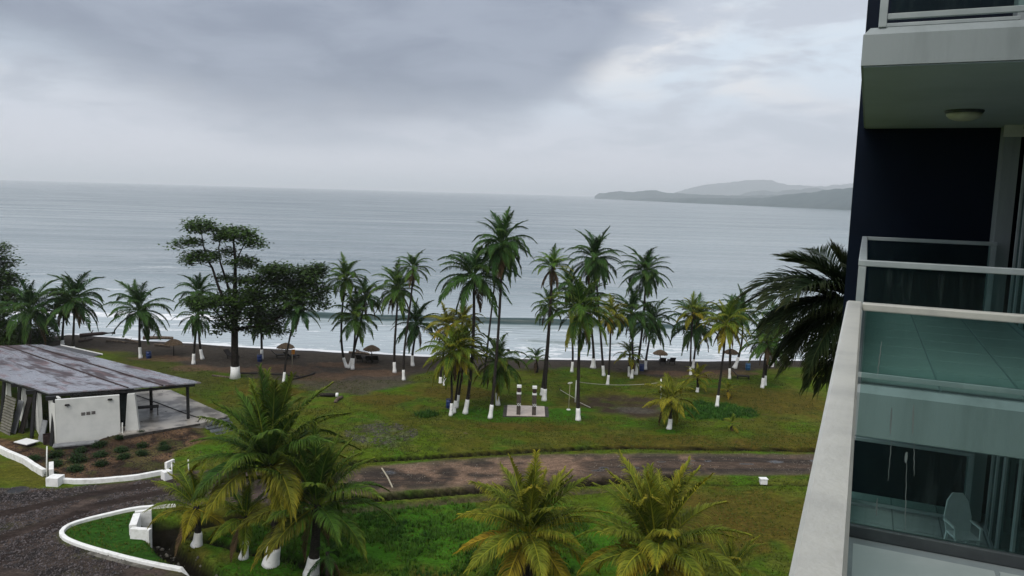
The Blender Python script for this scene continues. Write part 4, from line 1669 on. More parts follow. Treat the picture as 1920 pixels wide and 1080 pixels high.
def palm(base, crown, R, tone, white, label, n=24, dead=2, r=.15, lod=1, nuts=0, mid=None, shift=None, lo=-38, dy=0.0, hi=84, flare=.55, az0=None, group=PALM_GROUP, name='coconut_palm'):
    rnd = random.Random(500 + palm_no[0])
    palm_no[0] += 1
    b = at(base[0], base[1], 0)
    b.z = hz(b.x, b.y) - .04
    c = atY(crown[0], crown[1], b.y + dy)
    dep = (c - Vector((0, 0, EYE))).dot(fwd)
    L = R / F * dep * (1.27 if lod else 1.10)
    root = empty(name, tuple(b), label=label, cat='palm tree', group=group)
    rel = c - b
    if mid is not None:
        mid = atY(mid[0], mid[1], b.y + dy * .5) - b
    path = trunk_path((0, 0, 0), rel, mid, shift if shift is not None else rnd.uniform(-.3, .3))
    fine_path, tl = resample(path, 0, 1, 160)
    path = [None] * 17
    rad = []
    for i in range(17):
        s = (i / 16) ** 1.5
        path[i] = fine_path[min(160, int(round(s * 160)))]
        h = s * tl
        rr = r * (1 - .28 * s) * (1 + flare * math.exp(-h / max(.7, r * 3.5)))
        if tl - h < .9 and tl > 2.5:
            rr *= 1.25
        rad.append(rr * (1 + .05 * math.sin(i * 2.2)))
    mb = MB()
    mb.tube(path, rad, 9)
    tr = mb.build('trunk', M['bark'], root, True)
    if white:
        hw_ = white / F * dep * 1.05
        f1 = min(hw_ / tl, .9)
        sub, _ = resample(fine_path, 0.0, f1, 6)
        mb = MB()
        rr = []
        for i in range(7):
            h = f1 * tl * i / 6
            rr.append(r * (1 - .28 * h / tl) * (1 + flare * math.exp(-h / max(.7, r * 3.5))) * 1.09 + .010 * math.sin(i * 1.7))
        sub[0] = sub[0] + Vector((0, 0, .02))
        mb.tube(sub, rr, 12)
        mb.build('painted_base', M['limewash'], tr, True)
    t0, t1, tipa = TONE[tone]
    a0 = rnd.uniform(0, 360) if az0 is None else az0
    tlx, tly = (rnd.gauss(0, .13), rnd.gauss(0, .13)) if lod else (0, 0)
    top = rel
    n = int(n * (1.25 if lod else 1.0))
    for i in range(n):
        f_ = (i + .5) / n
        el = hi - (hi - lo) * f_ ** (1.05 if lod else 1.2) + rnd.uniform(-7, 7)
        ci = min(range(len(CLASSES)), key=lambda q: abs(CLASSES[q] - el))
        az = math.radians(a0 + i * 137.5 + rnd.uniform(-14, 14))
        sc_ = L * (rnd.uniform(.88, 1.08)) * (.78 if i < 2 else 1)
        o = inst('frond', rnd.choice(FR[lod, ci]), root, top + Vector((math.cos(az) * r * .6, math.sin(az) * r * .6, .12 - .32 * f_)), (rnd.uniform(-.16, .16), rnd.uniform(-.06, .06) + tlx * math.cos(az) + tly * math.sin(az), az), sc_)
        q = rnd.random()
        cl = [a_ + (b_ - a_) * q for a_, b_ in zip(t0, t1)]
        al = tipa * rnd.uniform(.3, 1.2)
        if f_ > .72 and rnd.random() < .45 and tone not in 'dm':
            cl = [cl[0] * 1.9 + .012, cl[1] * 1.15, cl[2]]
            al = min(1, al + .35)
        o.color = (*cl, min(al, 1))
    for i in range(dead):
        az = math.radians(rnd.uniform(0, 360))
        o = inst('dead_frond', rnd.choice(FR[lod, 9 + (i % 2)]), root, top + Vector((math.cos(az) * r * .7, math.sin(az) * r * .7, -.3)), (0, 0, az), L * rnd.uniform(.65, .9))
        q = rnd.random()
        o.color = (*[a_ + (b_ - a_) * q for a_, b_ in zip(*DEADC)], .1)
    for i in range(nuts):
        az = rnd.uniform(0, 6.28)
        inst('coconut', NUTM, root, top + Vector((math.cos(az) * (r + .16), math.sin(az) * (r + .16), -.25 - rnd.uniform(0, .3))), (rnd.uniform(-.4, .4), 0, 0), max(1.0, r * 5.5))
    return root


P = palm
# left edge of the beach
P((55, 655), (57, 583), 60, 'd', None, 'dark drooping palm beside the big leafy tree behind the pavilion roof', n=26, dead=1)
P((137, 655), (139, 562), 52, 'd', 6, 'palm rising directly behind the dark lower roof of the pavilion', n=25)
P((117, 646), (120, 572), 36, 'm', 9, 'smaller palm half hidden behind the one at the dark lower roof', n=20, dead=2)
P((264, 671), (261, 580), 54, 'd', 21, 'lone palm with an open star crown beside the blue bin', n=22, dead=1, lo=-50)
P((363, 683), (369, 592), 34, 'd', 20, 'shaggy palm with hanging fronds left of the big almond tree', n=22, dead=5, lo=-62)
P((380, 674), (373, 550), 38, 'd', 19, 'thin palm with a curved white foot beside the shaggy palm', n=20, dead=3, mid=(373, 625))
P((490, 673), (489, 598), 34, 'd', 18, 'palm whose crown hangs inside the almond tree, blue bin at its foot', n=20, dead=5, lo=-65)
P((532, 717), (559, 578), 40, 'd', 20, 'palm leaning right out from under the almond tree', n=20, dead=2, mid=(541, 645), r=.12)
P((651, 689), (648, 522), 38, 'm', 20, 'tall palm rising from the left arm of the white V shaped base', n=24, dead=2, mid=(640, 630), r=.14)
P((654, 690), (686, 556), 38, 'd', 20, 'palm rising from the right arm of the white V shaped base', n=20, dead=2, mid=(668, 640), r=.13)
P((661, 692), (667, 594), 44, 'm', 21, 'low full palm beside the white V shaped base', n=24, dead=2, r=.14)
P((740, 698), (746, 541), 46, 'm', 20, 'palm with a wide crown right of the thatched parasol', n=25, dead=3, lo=-50)
P((757, 713), (775, 501), 31, 'm', 20, 'tall slim palm with a small crown above the wide one', n=19, dead=3, r=.13)
P((774, 686), (781, 606), 42, 'd', 20, 'short dark palm close to the water behind the tall slim palm', n=22, dead=2)
# central group
P((826, 718), (838, 610), 36, 'y', 12, 'yellowish palm at the back of the clump round the blue bin', n=22, dead=2, r=.13)
P((834, 722), (868, 600), 34, 'y', 19, 'yellow green palm leaning right at the back of the clump', n=20, dead=2, r=.13)
P((845, 780), (846, 663), 50, 'n', 24, 'bushy yellow green palm standing in front of the blue bin', n=26, dead=3, r=.12, lo=-60)
P((851, 776), (864, 655), 42, 'n', 25, 'thin palm just right of the bin, second of the clump', n=20, dead=2, r=.12, lo=-50)
P((856, 765), (872, 645), 40, 'n', 25, 'thin palm of the clump with its foot farthest from the bin', n=20, dead=2, r=.12, lo=-45)
P((872, 775), (888, 517), 66, 'd', 28, 'large crowned tall palm with a thick leaning white base', n=26, dead=1, mid=(886, 660), r=.17, lo=-45)
P((919, 784), (942, 458), 53, 'd', 27, 'tallest palm in the middle with a dense mop crown', n=34, dead=4, mid=(933, 640), r=.15, lo=-70)
P((907, 712), (932, 490), 42, 'd', None, 'leaning thin palm behind the tallest palm', n=16, dead=2, mid=(914, 650), r=.12)
P((934, 760), (934, 676), 50, 'k', 24, 'short dark palm in front of the leaning trunks by the stone columns', n=25, dead=3, r=.15, lo=-62)
P((1006, 698), (1006, 672), 24, 'm', None, 'young palm alone on the beach strip behind the stone columns', n=12, dead=1, r=.10, lo=-10)
P((1020, 751), (1036, 499), 36, 'b', 23, 'tall bright green palm with brown hanging skirt beside the stone columns', n=18, dead=7, r=.18, mid=(1029, 620), lo=0)
P((1016, 741), (1031, 573), 34, 'm', 14, 'lower palm hidden behind the bright green one', n=20, dead=2, r=.14)
P((1072, 697), (1068, 537), 36, 'd', 20, 'palm with a ragged crown right of the bright green one', n=18, dead=5, r=.13, lo=-50)
P((1084, 788), (1090, 580), 60, 'k', 24, 'large palm standing at the left volleyball post', n=28, dead=5, r=.17, lo=-58, mid=(1085, 680))
P((1112, 689), (1106, 560), 38, 'd', 18, 'palm with a flared white foot behind the volleyball post palm', n=20, dead=3, r=.16, flare=1.3)
P((1132, 705), (1115, 484), 47, 'd', 20, 'tall palm with a dense drooping dome crown behind the net', n=34, dead=5, r=.14, mid=(1124, 600), lo=-66)
P((1139, 721), (1146, 590), 32, 'y', 19, 'thin yellowish palm behind the middle of the net', n=20, dead=3, r=.12)
P((1184, 709), (1185, 588), 49, 'd', 18, 'dark palm with a thin trunk behind the right half of the net', n=24, dead=2, r=.13, lo=-50)
P((1180, 706), (1181, 664), 26, 'n', 20, 'small low palm between the trunks behind the net', n=16, dead=2, r=.11, lo=-30)
P((1192, 702), (1211, 508), 45, 'd', 22, 'tall thick crowned palm near the beach right of the net', n=28, dead=2, r=.15, mid=(1205, 610), lo=-55)
P((1210, 692), (1222, 602), 43, 'd', 17, 'short dark palm next to the thatched parasol on the shore', n=23, dead=3, r=.14, lo=-50)
# right part of the lawn
P((1295, 703), (1299, 584), 32, 'n', 16, 'bright topped palm in front of its darker twin', n=16, dead=1, r=.12, lo=-20)
P((1299, 691), (1308, 604), 50, 'd', 17, 'dark twin palm with wide arching fronds near the shore', n=24, dead=3, r=.13, lo=-48)
P((1344, 763), (1362, 606), 44, 'n', 22, 'slim leaning yellow green palm in the lush grass patch', n=24, dead=3, r=.13, lo=-50)
P((1368, 710), (1371, 590), 36, 'd', 20, 'thin palm behind the slim leaning one by the dark lounger', n=18, dead=2, r=.12)
P((1377, 690), (1390, 586), 42, 'd', 22, 'palm with a sharply curved white foot near the light blue bin', n=22, dead=3, r=.14, mid=(1391, 640), flare=1.2)
P((1429, 727), (1438, 638), 42, 'm', 19, 'front palm of the pair right of the light blue bin', n=22, dead=3, r=.14)
P((1434, 722), (1443, 646), 38, 'm', 19, 'rear palm of the pair right of the light blue bin', n=18, dead=2, r=.14)
P((1446, 686), (1460, 598), 42, 'd', 14, 'palm near the water behind the dark feathery fronds', n=22, dead=3, r=.14, mid=(1457, 640), flare=1.2)
P((1254, 804), (1257, 751), 48, 'y', 20, 'young yellow palm with a white foot on the lawn by the right net post', n=18, dead=1, r=.16, lo=-24, az0=30)
P((1307, 735), (1308, 708), 25, 'y', 9, 'little yellow palm with a white foot near the red earth patch', n=16, dead=0, r=.12, lo=-20)
P((1366, 746), (1365, 731), 17, 'y', None, 'tiny yellow palm seedling right of the slim leaning palm', n=9, dead=1, r=.08, lo=0)
P((1374, 806), (1373, 794), 18, 'n', None, 'tiny green palm seedling alone on the olive lawn', n=8, dead=1, r=.08, lo=0)
# foreground
FG = 'palms on the near lawn'
P((507, 1060), (505, 868), 152, 'k', 36, 'largest foreground palm with a broad white foot', n=38, dead=0, r=.30, lod=0, lo=2, hi=88, flare=.55, group=FG, mid=(518, 965), az0=40)
P((583, 1077), (594, 944), 130, 'k', 36, 'foreground palm with low sweeping fronds right of the largest one', n=32, dead=2, r=.27, lod=0, lo=-20, hi=86, flare=.6, group=FG)
P((368, 1023), (368, 948), 84, 'n', 27, 'small foreground palm at the edge of the dark ditch', n=16, dead=1, r=.18, lod=0, lo=-12, flare=.8, group=FG)
P((456, 1046), (461, 968), 78, 'n', 36, 'slender foreground palm with yellow fronds between ditch and largest palm', n=15, dead=1, r=.15, lod=0, lo=-22, flare=.8, group=FG)
P((616, 1082), (614, 1035), 52, 'd', None, 'withered little palm with hanging fronds behind the sweeping palm', n=6, dead=5, r=.14, lod=0, lo=-60, group=FG)
P((992, 1118), (992, 998), 132, 'v', None, 'yellow green palm with orange coconuts at the bottom centre', n=40, dead=2, r=.20, lod=0, nuts=5, lo=-26, hi=88, group=FG)
P((1226, 1190), (1230, 1030), 150, 'v', None, 'yellow green palm filling the bottom edge left of the handrail', n=42, dead=2, r=.22, lod=0, nuts=4, lo=-26, hi=88, group=FG)
P((1376, 1128), (1372, 1066), 66, 'v', None, 'small palm at the bottom edge closest to the handrail', n=14, dead=0, r=.16, lod=0, lo=-20, group=FG)

# feathery palm beside the tower
rp = empty('feather_palm', cat='palm tree', label='big dark feathery palm close beside the navy wall')
cpos = Vector((0, 0, EYE)) + ray(1604, 566) * 13.2
rp.location = (cpos.x, cpos.y, 0)
mb = MB()
mb.tube([(0, 0, -.2), (.02, 0, 6), (0, 0, 12), (0, 0, cpos.z + .1)], [.32, .24, .22, .20], 12)
mb.build('trunk', M['bark'], rp, True)
BIG = [frond_mesh(e_, b_, 60, .0125, 900 + i, .46, (.15, .28, .55, .8, 1.0, 1.1)[i]) for i, (e_, b_) in enumerate(((74, 26), (48, 52), (24, 66), (2, 60), (-28, 42), (-55, 25)))]
rr_ = random.Random(3)
toL = math.radians(180)
for (ci, az, s_) in ((0, 170, 1.25), (0, 60, 1.1), (0, 205, 1.2), (0, 150, 1.15), (1, 176, 1.6), (1, 160, 1.55), (1, 196, 1.6), (1, 185, 1.75), (1, 150, 1.6), (2, 172, 2.25), (2, 205, 2.1), (3, 165, 1.9), (3, 190, 2.0), (4, 180, 1.9), (4, 150, 1.9), (4, 212, 1.9), (5, 170, 1.8), (5, 195, 1.8), (5, 140, 1.7), (1, 100, 1.9), (2, 60, 2.0), (1, 20, 1.8), (3, 100, 1.8), (1, 250, 1.9), (3, 255, 1.8), (2, 300, 1.8), (4, 120, 1.8), (4, 240, 1.7), (5, 225, 1.7), (0, 190, 1.2), (0, 140, 1.1), (1, 168, 1.7), (3, 172, 2.0), (4, 160, 2.0), (4, 186, 2.0), (2, 180, 2.0), (2, 188, 2.2), (2, 156, 2.1), (3, 178, 2.0), (4, 168, 2.0), (4, 196, 1.9), (5, 185, 1.9), (5, 155, 1.9), (3, 208, 1.9)):
    o = inst('frond', BIG[ci], rp, (0, 0, cpos.z + rr_.uniform(-.12, .1)), (rr_.uniform(-.1, .1), 0, math.radians(az + rr_.uniform(-6, 6))), s_ * .88)
    q = rr_.random()
    o.color = (.007 + .007 * q, .015 + .014 * q, .008 + .005 * q, .1)


# ================================================================== BROADLEAF TREES
def leaf_cloud(pads, dens, size, seed, jitter=.35):
    """pads: list of (centre Vector, rx, ry, rz); many small two-triangle leaves on twig clumps"""
    r = np.random.RandomState(seed)
    V, Fq, S = [], [], []
    for (c, rx, ry, rz_) in pads:
        nclump = max(6, int(dens * rx * ry * 3.1))
        d_ = r.normal(size=(nclump, 3))
        d_ /= np.linalg.norm(d_, axis=1)[:, None] + 1e-9
        rad = r.uniform(.35, 1.08, nclump) ** .6
        cl = np.array(c)[None] + d_ * rad[:, None] * np.array((rx, ry, rz_))[None]
        for q in cl:
            k = r.randint(9, 16)
            p = q + r.normal(size=(k, 3)) * np.array((.30, .30, .14)) * (size / .22)
            a = r.uniform(0, 2 * math.pi, k)
            tilt = r.uniform(-.7, .5, k)
            dx = np.stack([np.cos(a) * np.cos(tilt), np.sin(a) * np.cos(tilt), np.sin(tilt)], 1)
            roll = r.uniform(-.6, .6, k)
            sd_ = np.stack([-np.sin(a), np.cos(a), roll], 1)
            sz = size * r.uniform(.7, 1.4, k)
            b = len(V)
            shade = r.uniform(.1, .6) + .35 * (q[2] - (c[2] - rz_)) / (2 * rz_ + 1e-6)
            for j in range(k):
                o_ = b + j * 4
                V += [p[j], p[j] + dx[j] * sz[j] * .5 + sd_[j] * sz[j] * .3, p[j] + dx[j] * sz[j], p[j] + dx[j] * sz[j] * .5 - sd_[j] * sz[j] * .3]
                Fq.append((o_, o_ + 1, o_ + 2, o_ + 3))
                S += [min(1, max(0, shade + r.uniform(-.15, .15)))] * 4
    return np.array(V), np.array(Fq), np.array(S)


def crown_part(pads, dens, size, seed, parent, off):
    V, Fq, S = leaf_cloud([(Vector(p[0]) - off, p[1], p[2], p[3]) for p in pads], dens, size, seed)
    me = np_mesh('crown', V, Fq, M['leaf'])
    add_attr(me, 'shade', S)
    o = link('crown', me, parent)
    return o


def limb(parent, pts, r0_, r1_, name='branch', m=None):
    mb = MB()
    n = len(pts)
    mb.tube(pts, [r0_ + (r1_ - r0_) * (i / (n - 1)) ** .8 for i in range(n)], 8)
    return mb.build(name, m or M['tree_bark'], parent, True)


tb_ = at(441, 709, 0)
alm = empty('almond_tree', tuple(tb_), label='tall layered almond tree with a white painted foot, biggest on the lawn', cat='tree')
TY = tb_.y
rnd = random.Random(77)


def tp_(x, y, dy=0.0):
    return atY(x, y, TY + dy) - tb_


mb = MB()
mb.tube([tp_(441, 710), tp_(441, 695), tp_(440, 660), tp_(440, 620), tp_(440, 585), tp_(441, 555)], [.55, .43, .38, .36, .33, .28], 12)
trk = mb.build('trunk', M['tree_bark'], alm, True)
mb = MB()
mb.tube([tp_(441, 710), tp_(441, 698), tp_(441, 687)], [.60, .49, .47], 14)
mb.build('painted_base', M['limewash'], trk, True)
for pts, a_, b_ in (
        ([(440, 560, 0), (441, 520, .3), (441, 485, .4), (438, 455, .3), (437, 428, 0)], .27, .07),
        ([(438, 600, 0), (424, 570, -.4), (411, 542, -.6), (398, 502, -.8), (389, 488, -.9), (381, 460, -.9), (377, 430, -1)], .22, .05),
        ([(439, 590, 0), (432, 555, .8), (424, 525, 1.2), (413, 492, 1.5), (410, 465, 1.5), (415, 442, 1.2)], .20, .05),
        ([(441, 500, .4), (448, 478, .0), (458, 458, -.3), (470, 450, -.5)], .10, .03),
        ([(440, 480, .4), (428, 470, 1.2), (420, 452, 1.6)], .08, .03),
        ([(441, 618, 0), (462, 614, -.3), (485, 612, -.8), (505, 607, -1.2), (530, 590, -1.5), (555, 550, -1.5)], .22, .06),
        ([(440, 600, 0), (455, 575, 1), (475, 555, 1.6), (505, 530, 2.2), (545, 512, 2.5)], .20, .05),
        ([(440, 585, 0), (470, 560, -1), (500, 520, -1.5), (515, 500, -1.5)], .14, .04),
        ([(439, 625, 0), (422, 605, -1), (405, 585, -1.5), (388, 568, -1.6)], .15, .04),
        ([(398, 502, -.8), (380, 495, -1.3), (352, 492, -1.6)], .07, .02),
        ([(381, 460, -.9), (360, 456, -1.2), (328, 466, -1.4)], .06, .02),
        ([(470, 450, -.5), (482, 456, -.7), (493, 460, -.8)], .04, .015),
        ([(437, 428, 0), (436, 424, 0), (435, 418, 0)], .05, .015),
        ([(515, 500, -1.5), (522, 492, -1.5), (530, 484, -1.4)], .04, .012),
        ([(441, 500, .4), (462, 505, 1), (470, 500, 1.2), (468, 480, 1.2)], .06, .02)):
    limb(alm, [tp_(*p) for p in pts], a_, b_)
k_ = TY / F
pads_a = []
for (x, y, rx, ry, dy) in ((377, 424, 29, 12, -1), (356, 453, 20, 5, -1.2), (332, 463, 8, 4, -1.4), (440, 437, 36, 12, 0), (415, 445, 14, 7, 1.2), (470, 452, 20, 8, -.5), (490, 459, 6, 4, -.8), (382, 480, 30, 8, -.9), (353, 490, 12, 5, -1.5), (427, 471, 14, 7, 1), (455, 491, 26, 9, .3),
                           (420, 522, 17, 6, 1), (462, 526, 24, 7, .6), (392, 566, 36, 11, -1.5), (372, 572, 18, 8, -1.8), (450, 556, 38, 15, .3)):
    pads_a.append((atY(x, y, TY + dy), rx * k_, rx * k_ * .9, ry * k_))
crown_part(pads_a, 13, .33, 5, alm, tb_)
pads_b = []
for (x, y, rx, ry, dy) in ((497, 540, 40, 28, -1), (557, 521, 46, 22, 1), (585, 545, 34, 22, 1.5), (515, 506, 32, 9, -1.4), (594, 503, 20, 9, 2), (540, 565, 42, 26, -1.3), (604, 565, 16, 16, 1), (432, 596, 28, 18, -1), (495, 592, 36, 22, .5), (415, 614, 16, 10, -1.2), (526, 620, 14, 9, -1.4), (470, 618, 14, 8, .6), (585, 510, 25, 8, 1.8), (470, 570, 25, 18, -1.5), (440, 575, 22, 16, 1), (505, 610, 24, 12, -.6)):
    pads_b.append((atY(x, y, TY + dy), rx * k_, rx * k_ * .9, ry * k_))
crown_part(pads_b, 12, .34, 6, alm, tb_)

# big leafy tree and thicket at the left edge
lb_ = at(-15, 640, 0)
lt = empty('leafy_tree', tuple(lb_), label='large dark leafy tree cut by the left edge above the pavilion roof', cat='tree')
LY = lb_.y


def lp(x, y, dy=0):
    return atY(x, y, LY + dy)


mb = MB()
mb.tube([Vector((0, 0, -.2)), lp(-14, 600) - lb_, lp(-18, 540) - lb_, lp(-14, 490) - lb_], [.5, .38, .3, .15], 10)
mb.build('trunk', M['tree_bark'], lt, True)
limb(lt, [lp(-16, 560) - lb_, lp(0, 520, 1) - lb_, lp(15, 490, 1.5) - lb_], .2, .05)
limb(lt, [lp(-16, 590) - lb_, lp(10, 565, -1) - lb_, lp(30, 550, -1.5) - lb_], .2, .05)
limb(lt, [lp(-16, 580) - lb_, lp(-40, 540, -1) - lb_, lp(-60, 520, -1.5) - lb_], .2, .05)
kl = LY / F
crown_part([(lp(x, y, dy), rx * kl, rx * kl * .9, ry * kl) for (x, y, rx, ry, dy) in ((-18, 475, 30, 22, 0), (5, 462, 12, 7, .5), (14, 492, 16, 10, 1), (-20, 520, 45, 26, 0), (20, 530, 20, 16, 1.5), (-15, 565, 52, 26, -1), (25, 552, 14, 8, 2), (-40, 600, 50, 24, -1), (-70, 540, 40, 40, 1))], 11, .36, 8, lt, lb_)
th = at(30, 642, 0)
tk = empty('shrub_thicket', tuple(th), label='dark dense shrub under the leafy tree behind the pavilion', cat='shrub')
mb = MB()
for (dx, dz) in ((-1.5, 2.2), (-.5, 2.6), (.7, 2.4), (1.8, 1.8)):
    mb.tube([(dx * .3, 0, -.1), (dx * .7, .2, dz * .5), (dx, 0, dz)], [.09, .06, .03], 6)
mb.build('stem', M['tree_bark'], tk, True)
kt = th.y / F
crown_part([(atY(x, y, th.y + dy), rx * kt, rx * kt * .8, ry * kt) for (x, y, rx, ry, dy) in ((0, 625, 45, 26, 0), (50, 632, 38, 22, .5), (85, 620, 22, 26, 1.5), (25, 645, 60, 16, -1), (88, 600, 16, 20, 2))], 11, .36, 9, tk, th)

# round shrubs in the planting bed
shr = []
for s_ in range(4):
    V, Fq, S = leaf_cloud([(Vector((0, 0, .20)), .46, .46, .22)], 130, .12, 40 + s_)
    me = np_mesh('foliage', V, Fq, M['leaf'])
    add_attr(me, 'shade', S * .12)
    mb = MB()
    for q in range(5):
        a = q * 1.3 + s_
        mb.tube([(0, 0, -.15), (.18 * math.cos(a), .18 * math.sin(a), .18), (.32 * math.cos(a), .32 * math.sin(a), .36)], [.02, .014, .006], 5)
    shr.append((me, mb.mesh('stem', M['tree_bark'])))
for (x, y, r_, lb) in (
        (104, 855, 16, 'round dark shrub directly behind the tall thin white pole'), (150, 847, 13, 'round shrub just below the long pale grey plank'), (186, 838, 15, 'broad round shrub at the right end of the grey plank'),
        (225, 830, 10, 'small round shrub below the right end of the white front wall'), (266, 822, 8, 'smallest shrub, close under the terrace edge by the tapered pillar'),
        (63, 862, 13, 'round shrub against the low white wall, leftmost in the bed'), (267, 838, 13, 'round shrub below the smallest one by the terrace edge'), (228, 846, 14, 'round shrub in the middle of the second row'),
        (187, 857, 15, 'round shrub left of the middle of the bed'), (146, 865, 18, 'largest round shrub, in the left half of the bed'), (266, 853, 14, 'right shrub of the third row, beside the bare path'),
        (232, 861, 14, 'round shrub at the centre of the third row'), (308, 842, 13, 'lone round shrub right of the bare path'), (306, 832, 7, 'tiny shrub just behind the lone shrub right of the path'),
        (102, 875, 15, 'round shrub beside the white pole in the front row'), (143, 883, 16, 'front shrub nearest the low white bed wall'), (190, 873, 14, 'right shrub of the front row in the dark soil'), (97, 893, 12, 'round shrub in the corner behind the left end block')):
    p = at(x, y, 0)
    p.z = hz(p.x, p.y)
    o = empty('round_shrub', tuple(p), R_.uniform(0, 6), label=lb, cat='shrub', group='round shrubs in the planting bed')
    s_ = r_ / F * (p - Vector((0, 0, EYE))).length / .74
    o.scale = (s_, s_ * .9, s_ * R_.uniform(.85, 1.1))
    mf, ms = R_.choice(shr)
    inst('foliage', mf, o, (0, 0, 0))
    inst('stem', ms, o, (0, 0, 0))

# ================================================================== BEACH FURNITURE
def canopy_mesh(seed):
    r = random.Random(seed)
    mb = MB()
    seg = 28
    rings = [(.05, .62), (.30, .56), (.62, .42), (.95, .22), (1.18, .02), (1.22, -.10), (1.10, -.08), (.7, .22), (.1, .46)]
    i0 = 0
    for (rr, z) in rings:
        for j in range(seg):
            a = 2 * math.pi * j / seg
            q = rr * (1 + .05 * r.uniform(-1, 1))
            mb.v.append((q * math.cos(a), q * math.sin(a), z + .03 * r.uniform(-1, 1)))
    for k in range(len(rings) - 1):
        for j in range(seg):
            j2 = (j + 1) % seg
            mb.f.append((k * seg + j, k * seg + j2, (k + 1) * seg + j2, (k + 1) * seg + j))
    mb.f.append(tuple(range(seg)))
    mb.f.append(tuple((len(rings) - 1) * seg + j for j in range(seg)))
    # loose thatch ends
    for j in range(110):
        a = r.uniform(0, 2 * math.pi)
        r0__, z0_ = r.choice(((1.16, .0), (.95, .21), (.65, .40), (1.2, -.08)))
        w_ = .045
        l_ = r.uniform(.12, .30)
        d = Vector((math.cos(a), math.sin(a), 0))
        s = Vector((-d.y, d.x, 0)) * w_
        p = d * r0__ + Vector((0, 0, z0_ + .04))
        e_ = p + d * l_ * .55 + Vector((0, 0, -l_ * .8))
        mb.v += [tuple(p - s), tuple(p + s), tuple(e_ + s * .3), tuple(e_ - s * .3)]
        i = len(mb.v) - 4
        mb.f.append((i, i + 1, i + 2, i + 3))
    return mb.mesh('thatch_canopy', M['thatch'])


CAN = [canopy_mesh(i) for i in range(3)]
PG = 'thatched parasols along the shore'
for i, (bx_, by_, ty, rpx, lb) in enumerate(((326, 667, 635, 16, 'brown thatched parasol at the driftwood line left of the almond tree'),
                                            (536, 673, 642, 16, 'thatched parasol beside the small orange sign'),
                                            (697, 676, 646, 15.5, 'round thatched parasol above three black loungers'),
                                            (1238, 673, 650, 14, 'dark thatched parasol with two dark seats in front of white surf'),
                                            (1370, 680, 650, 14, 'dark thatched parasol behind the yellow green slim palm'))):
    p = at(bx_, by_, 0)
    p.z = hz(p.x, p.y)
    dep = p.y
    h = (by_ - ty) / F * dep * 1.02
    o = empty('thatched_parasol', tuple(p), R_.uniform(0, 3), label=lb, cat='parasol', group=PG)
    mb = MB()
    mb.tube([(0, 0, -.2), (0, 0, h - .2)], .06, 8)
    mb.build('pole', M['wood_dark'], o, True)
    s_ = rpx / F * dep / 1.2
    inst('thatch_canopy', CAN[i % 3], o, (0, 0, h - .62 * s_), (.03, .02, 0), (s_, s_, s_))
    for q in range(6):
        a = q * math.pi / 3
        mb = MB()
        mb.tube([(.05 * math.cos(a), .05 * math.sin(a), h - .35 * s_), (.98 * s_ * math.cos(a), .98 * s_ * math.sin(a), h - .66 * s_)], .02, 5)
        mb.build('rib', M['wood_dark'], o)


def make_lounger():
    root = empty('sun_lounger')
    wd = M['wood_dark']
    mb = MB()
    for s in (-1, 1):
        mb.box(s * .30 - .025, s * .30 + .025, -.95, .35, .28, .36)
    mb.box(-.275, .275, -.95, -.90, .28, .35)
    mb.build('frame', wd, root)
    for k in range(9):
        mb = MB()
        mb.box(-.33, .33, -.93 + k * .138, -.84 + k * .138, .362, .385)
        mb.build('slat', wd, root)
    mb = MB()
    mb.obox((0, .62, .63), (.33, 0, 0), (0, .30, .30), (0, -.02, .02))
    mb.build('backrest', wd, root)
    for sx_ in (-1, 1):
        for y in (-.85, .28):
            mb = MB()
            mb.box(sx_ * .30 - .03, sx_ * .30 + .03, y - .035, y + .035, 0, .278)
            mb.build('leg', wd, root)
    return root


LG = 'dark wooden sun loungers on the beach'
proto = None
for (x, y, az, lb) in ((676, 678, 175, 'black lounger standing apart left of the round parasol pole'), (693, 679, 182, 'black lounger directly left of the round parasol pole'), (704, 679, 186, 'black lounger directly right of the round parasol pole'),
                       (524, 671, 115, 'dark lounger left of the pole of the parasol by the orange sign'), (546, 673, 150, 'dark lounger right of the pole of the parasol by the orange sign'),
                       (1242, 680, 175, 'dark lounger at the foot of the shore parasol in front of surf'), (1259, 679, 180, 'dark lounger farther right of the shore parasol in front of surf'),
                       (1388, 710, 80, 'dark lounger on the lawn beside the thin palm'), (434, 672, 60, 'dark lounger just left of the almond tree trunk')):
    p = at(x, y, 0)
    p.z = hz(p.x, p.y)
    if proto is None:
        proto = make_lounger()
        o = proto
    else:
        o = proto.copy()
        C.objects.link(o)
        for chd in list(proto.children):
            q = chd.copy()
            C.objects.link(q)
            q.parent = o
    o.location = p
    o.rotation_euler = (0, 0, math.radians(az))
    o.scale = (1.1, 1.1, 1.1)
    props(o, lb, 'lounger', LG)

for (x, y, m_, lb) in ((279, 671, 'bin_blue', 'dark blue barrel bin beside the lone star crowned palm'), (487, 677, 'bin_blue', 'dark blue barrel bin at the palm under the almond tree'), (842, 765, 'bin_blue', 'dark blue barrel bin behind the white feet of the yellow green clump'),
                       (1402, 693, 'bin_light_blue', 'light blue barrel bin left of the pair of palms'), (1203, 695, 'bin_blue', 'dark blue barrel bin in the shade behind the net palms')):
    p = at(x, y, 0)
    p.z = hz(p.x, p.y)
    o = empty('barrel_bin', tuple(p), label=lb, cat='bin', group='blue barrel bins')
    mb = MB()
    mb.lathe([(.27, -.05), (.29, .0), (.30, .28), (.315, .30), (.30, .32), (.30, .60), (.315, .62), (.30, .64), (.29, .86)], 16)
    mb.build('barrel', M[m_], o, True)
    mb = MB()
    mb.lathe([(.30, .862), (.315, .88), (.30, .90), (.24, .885)], 16)
    mb.build('rim', M['black_steel'], o, True)

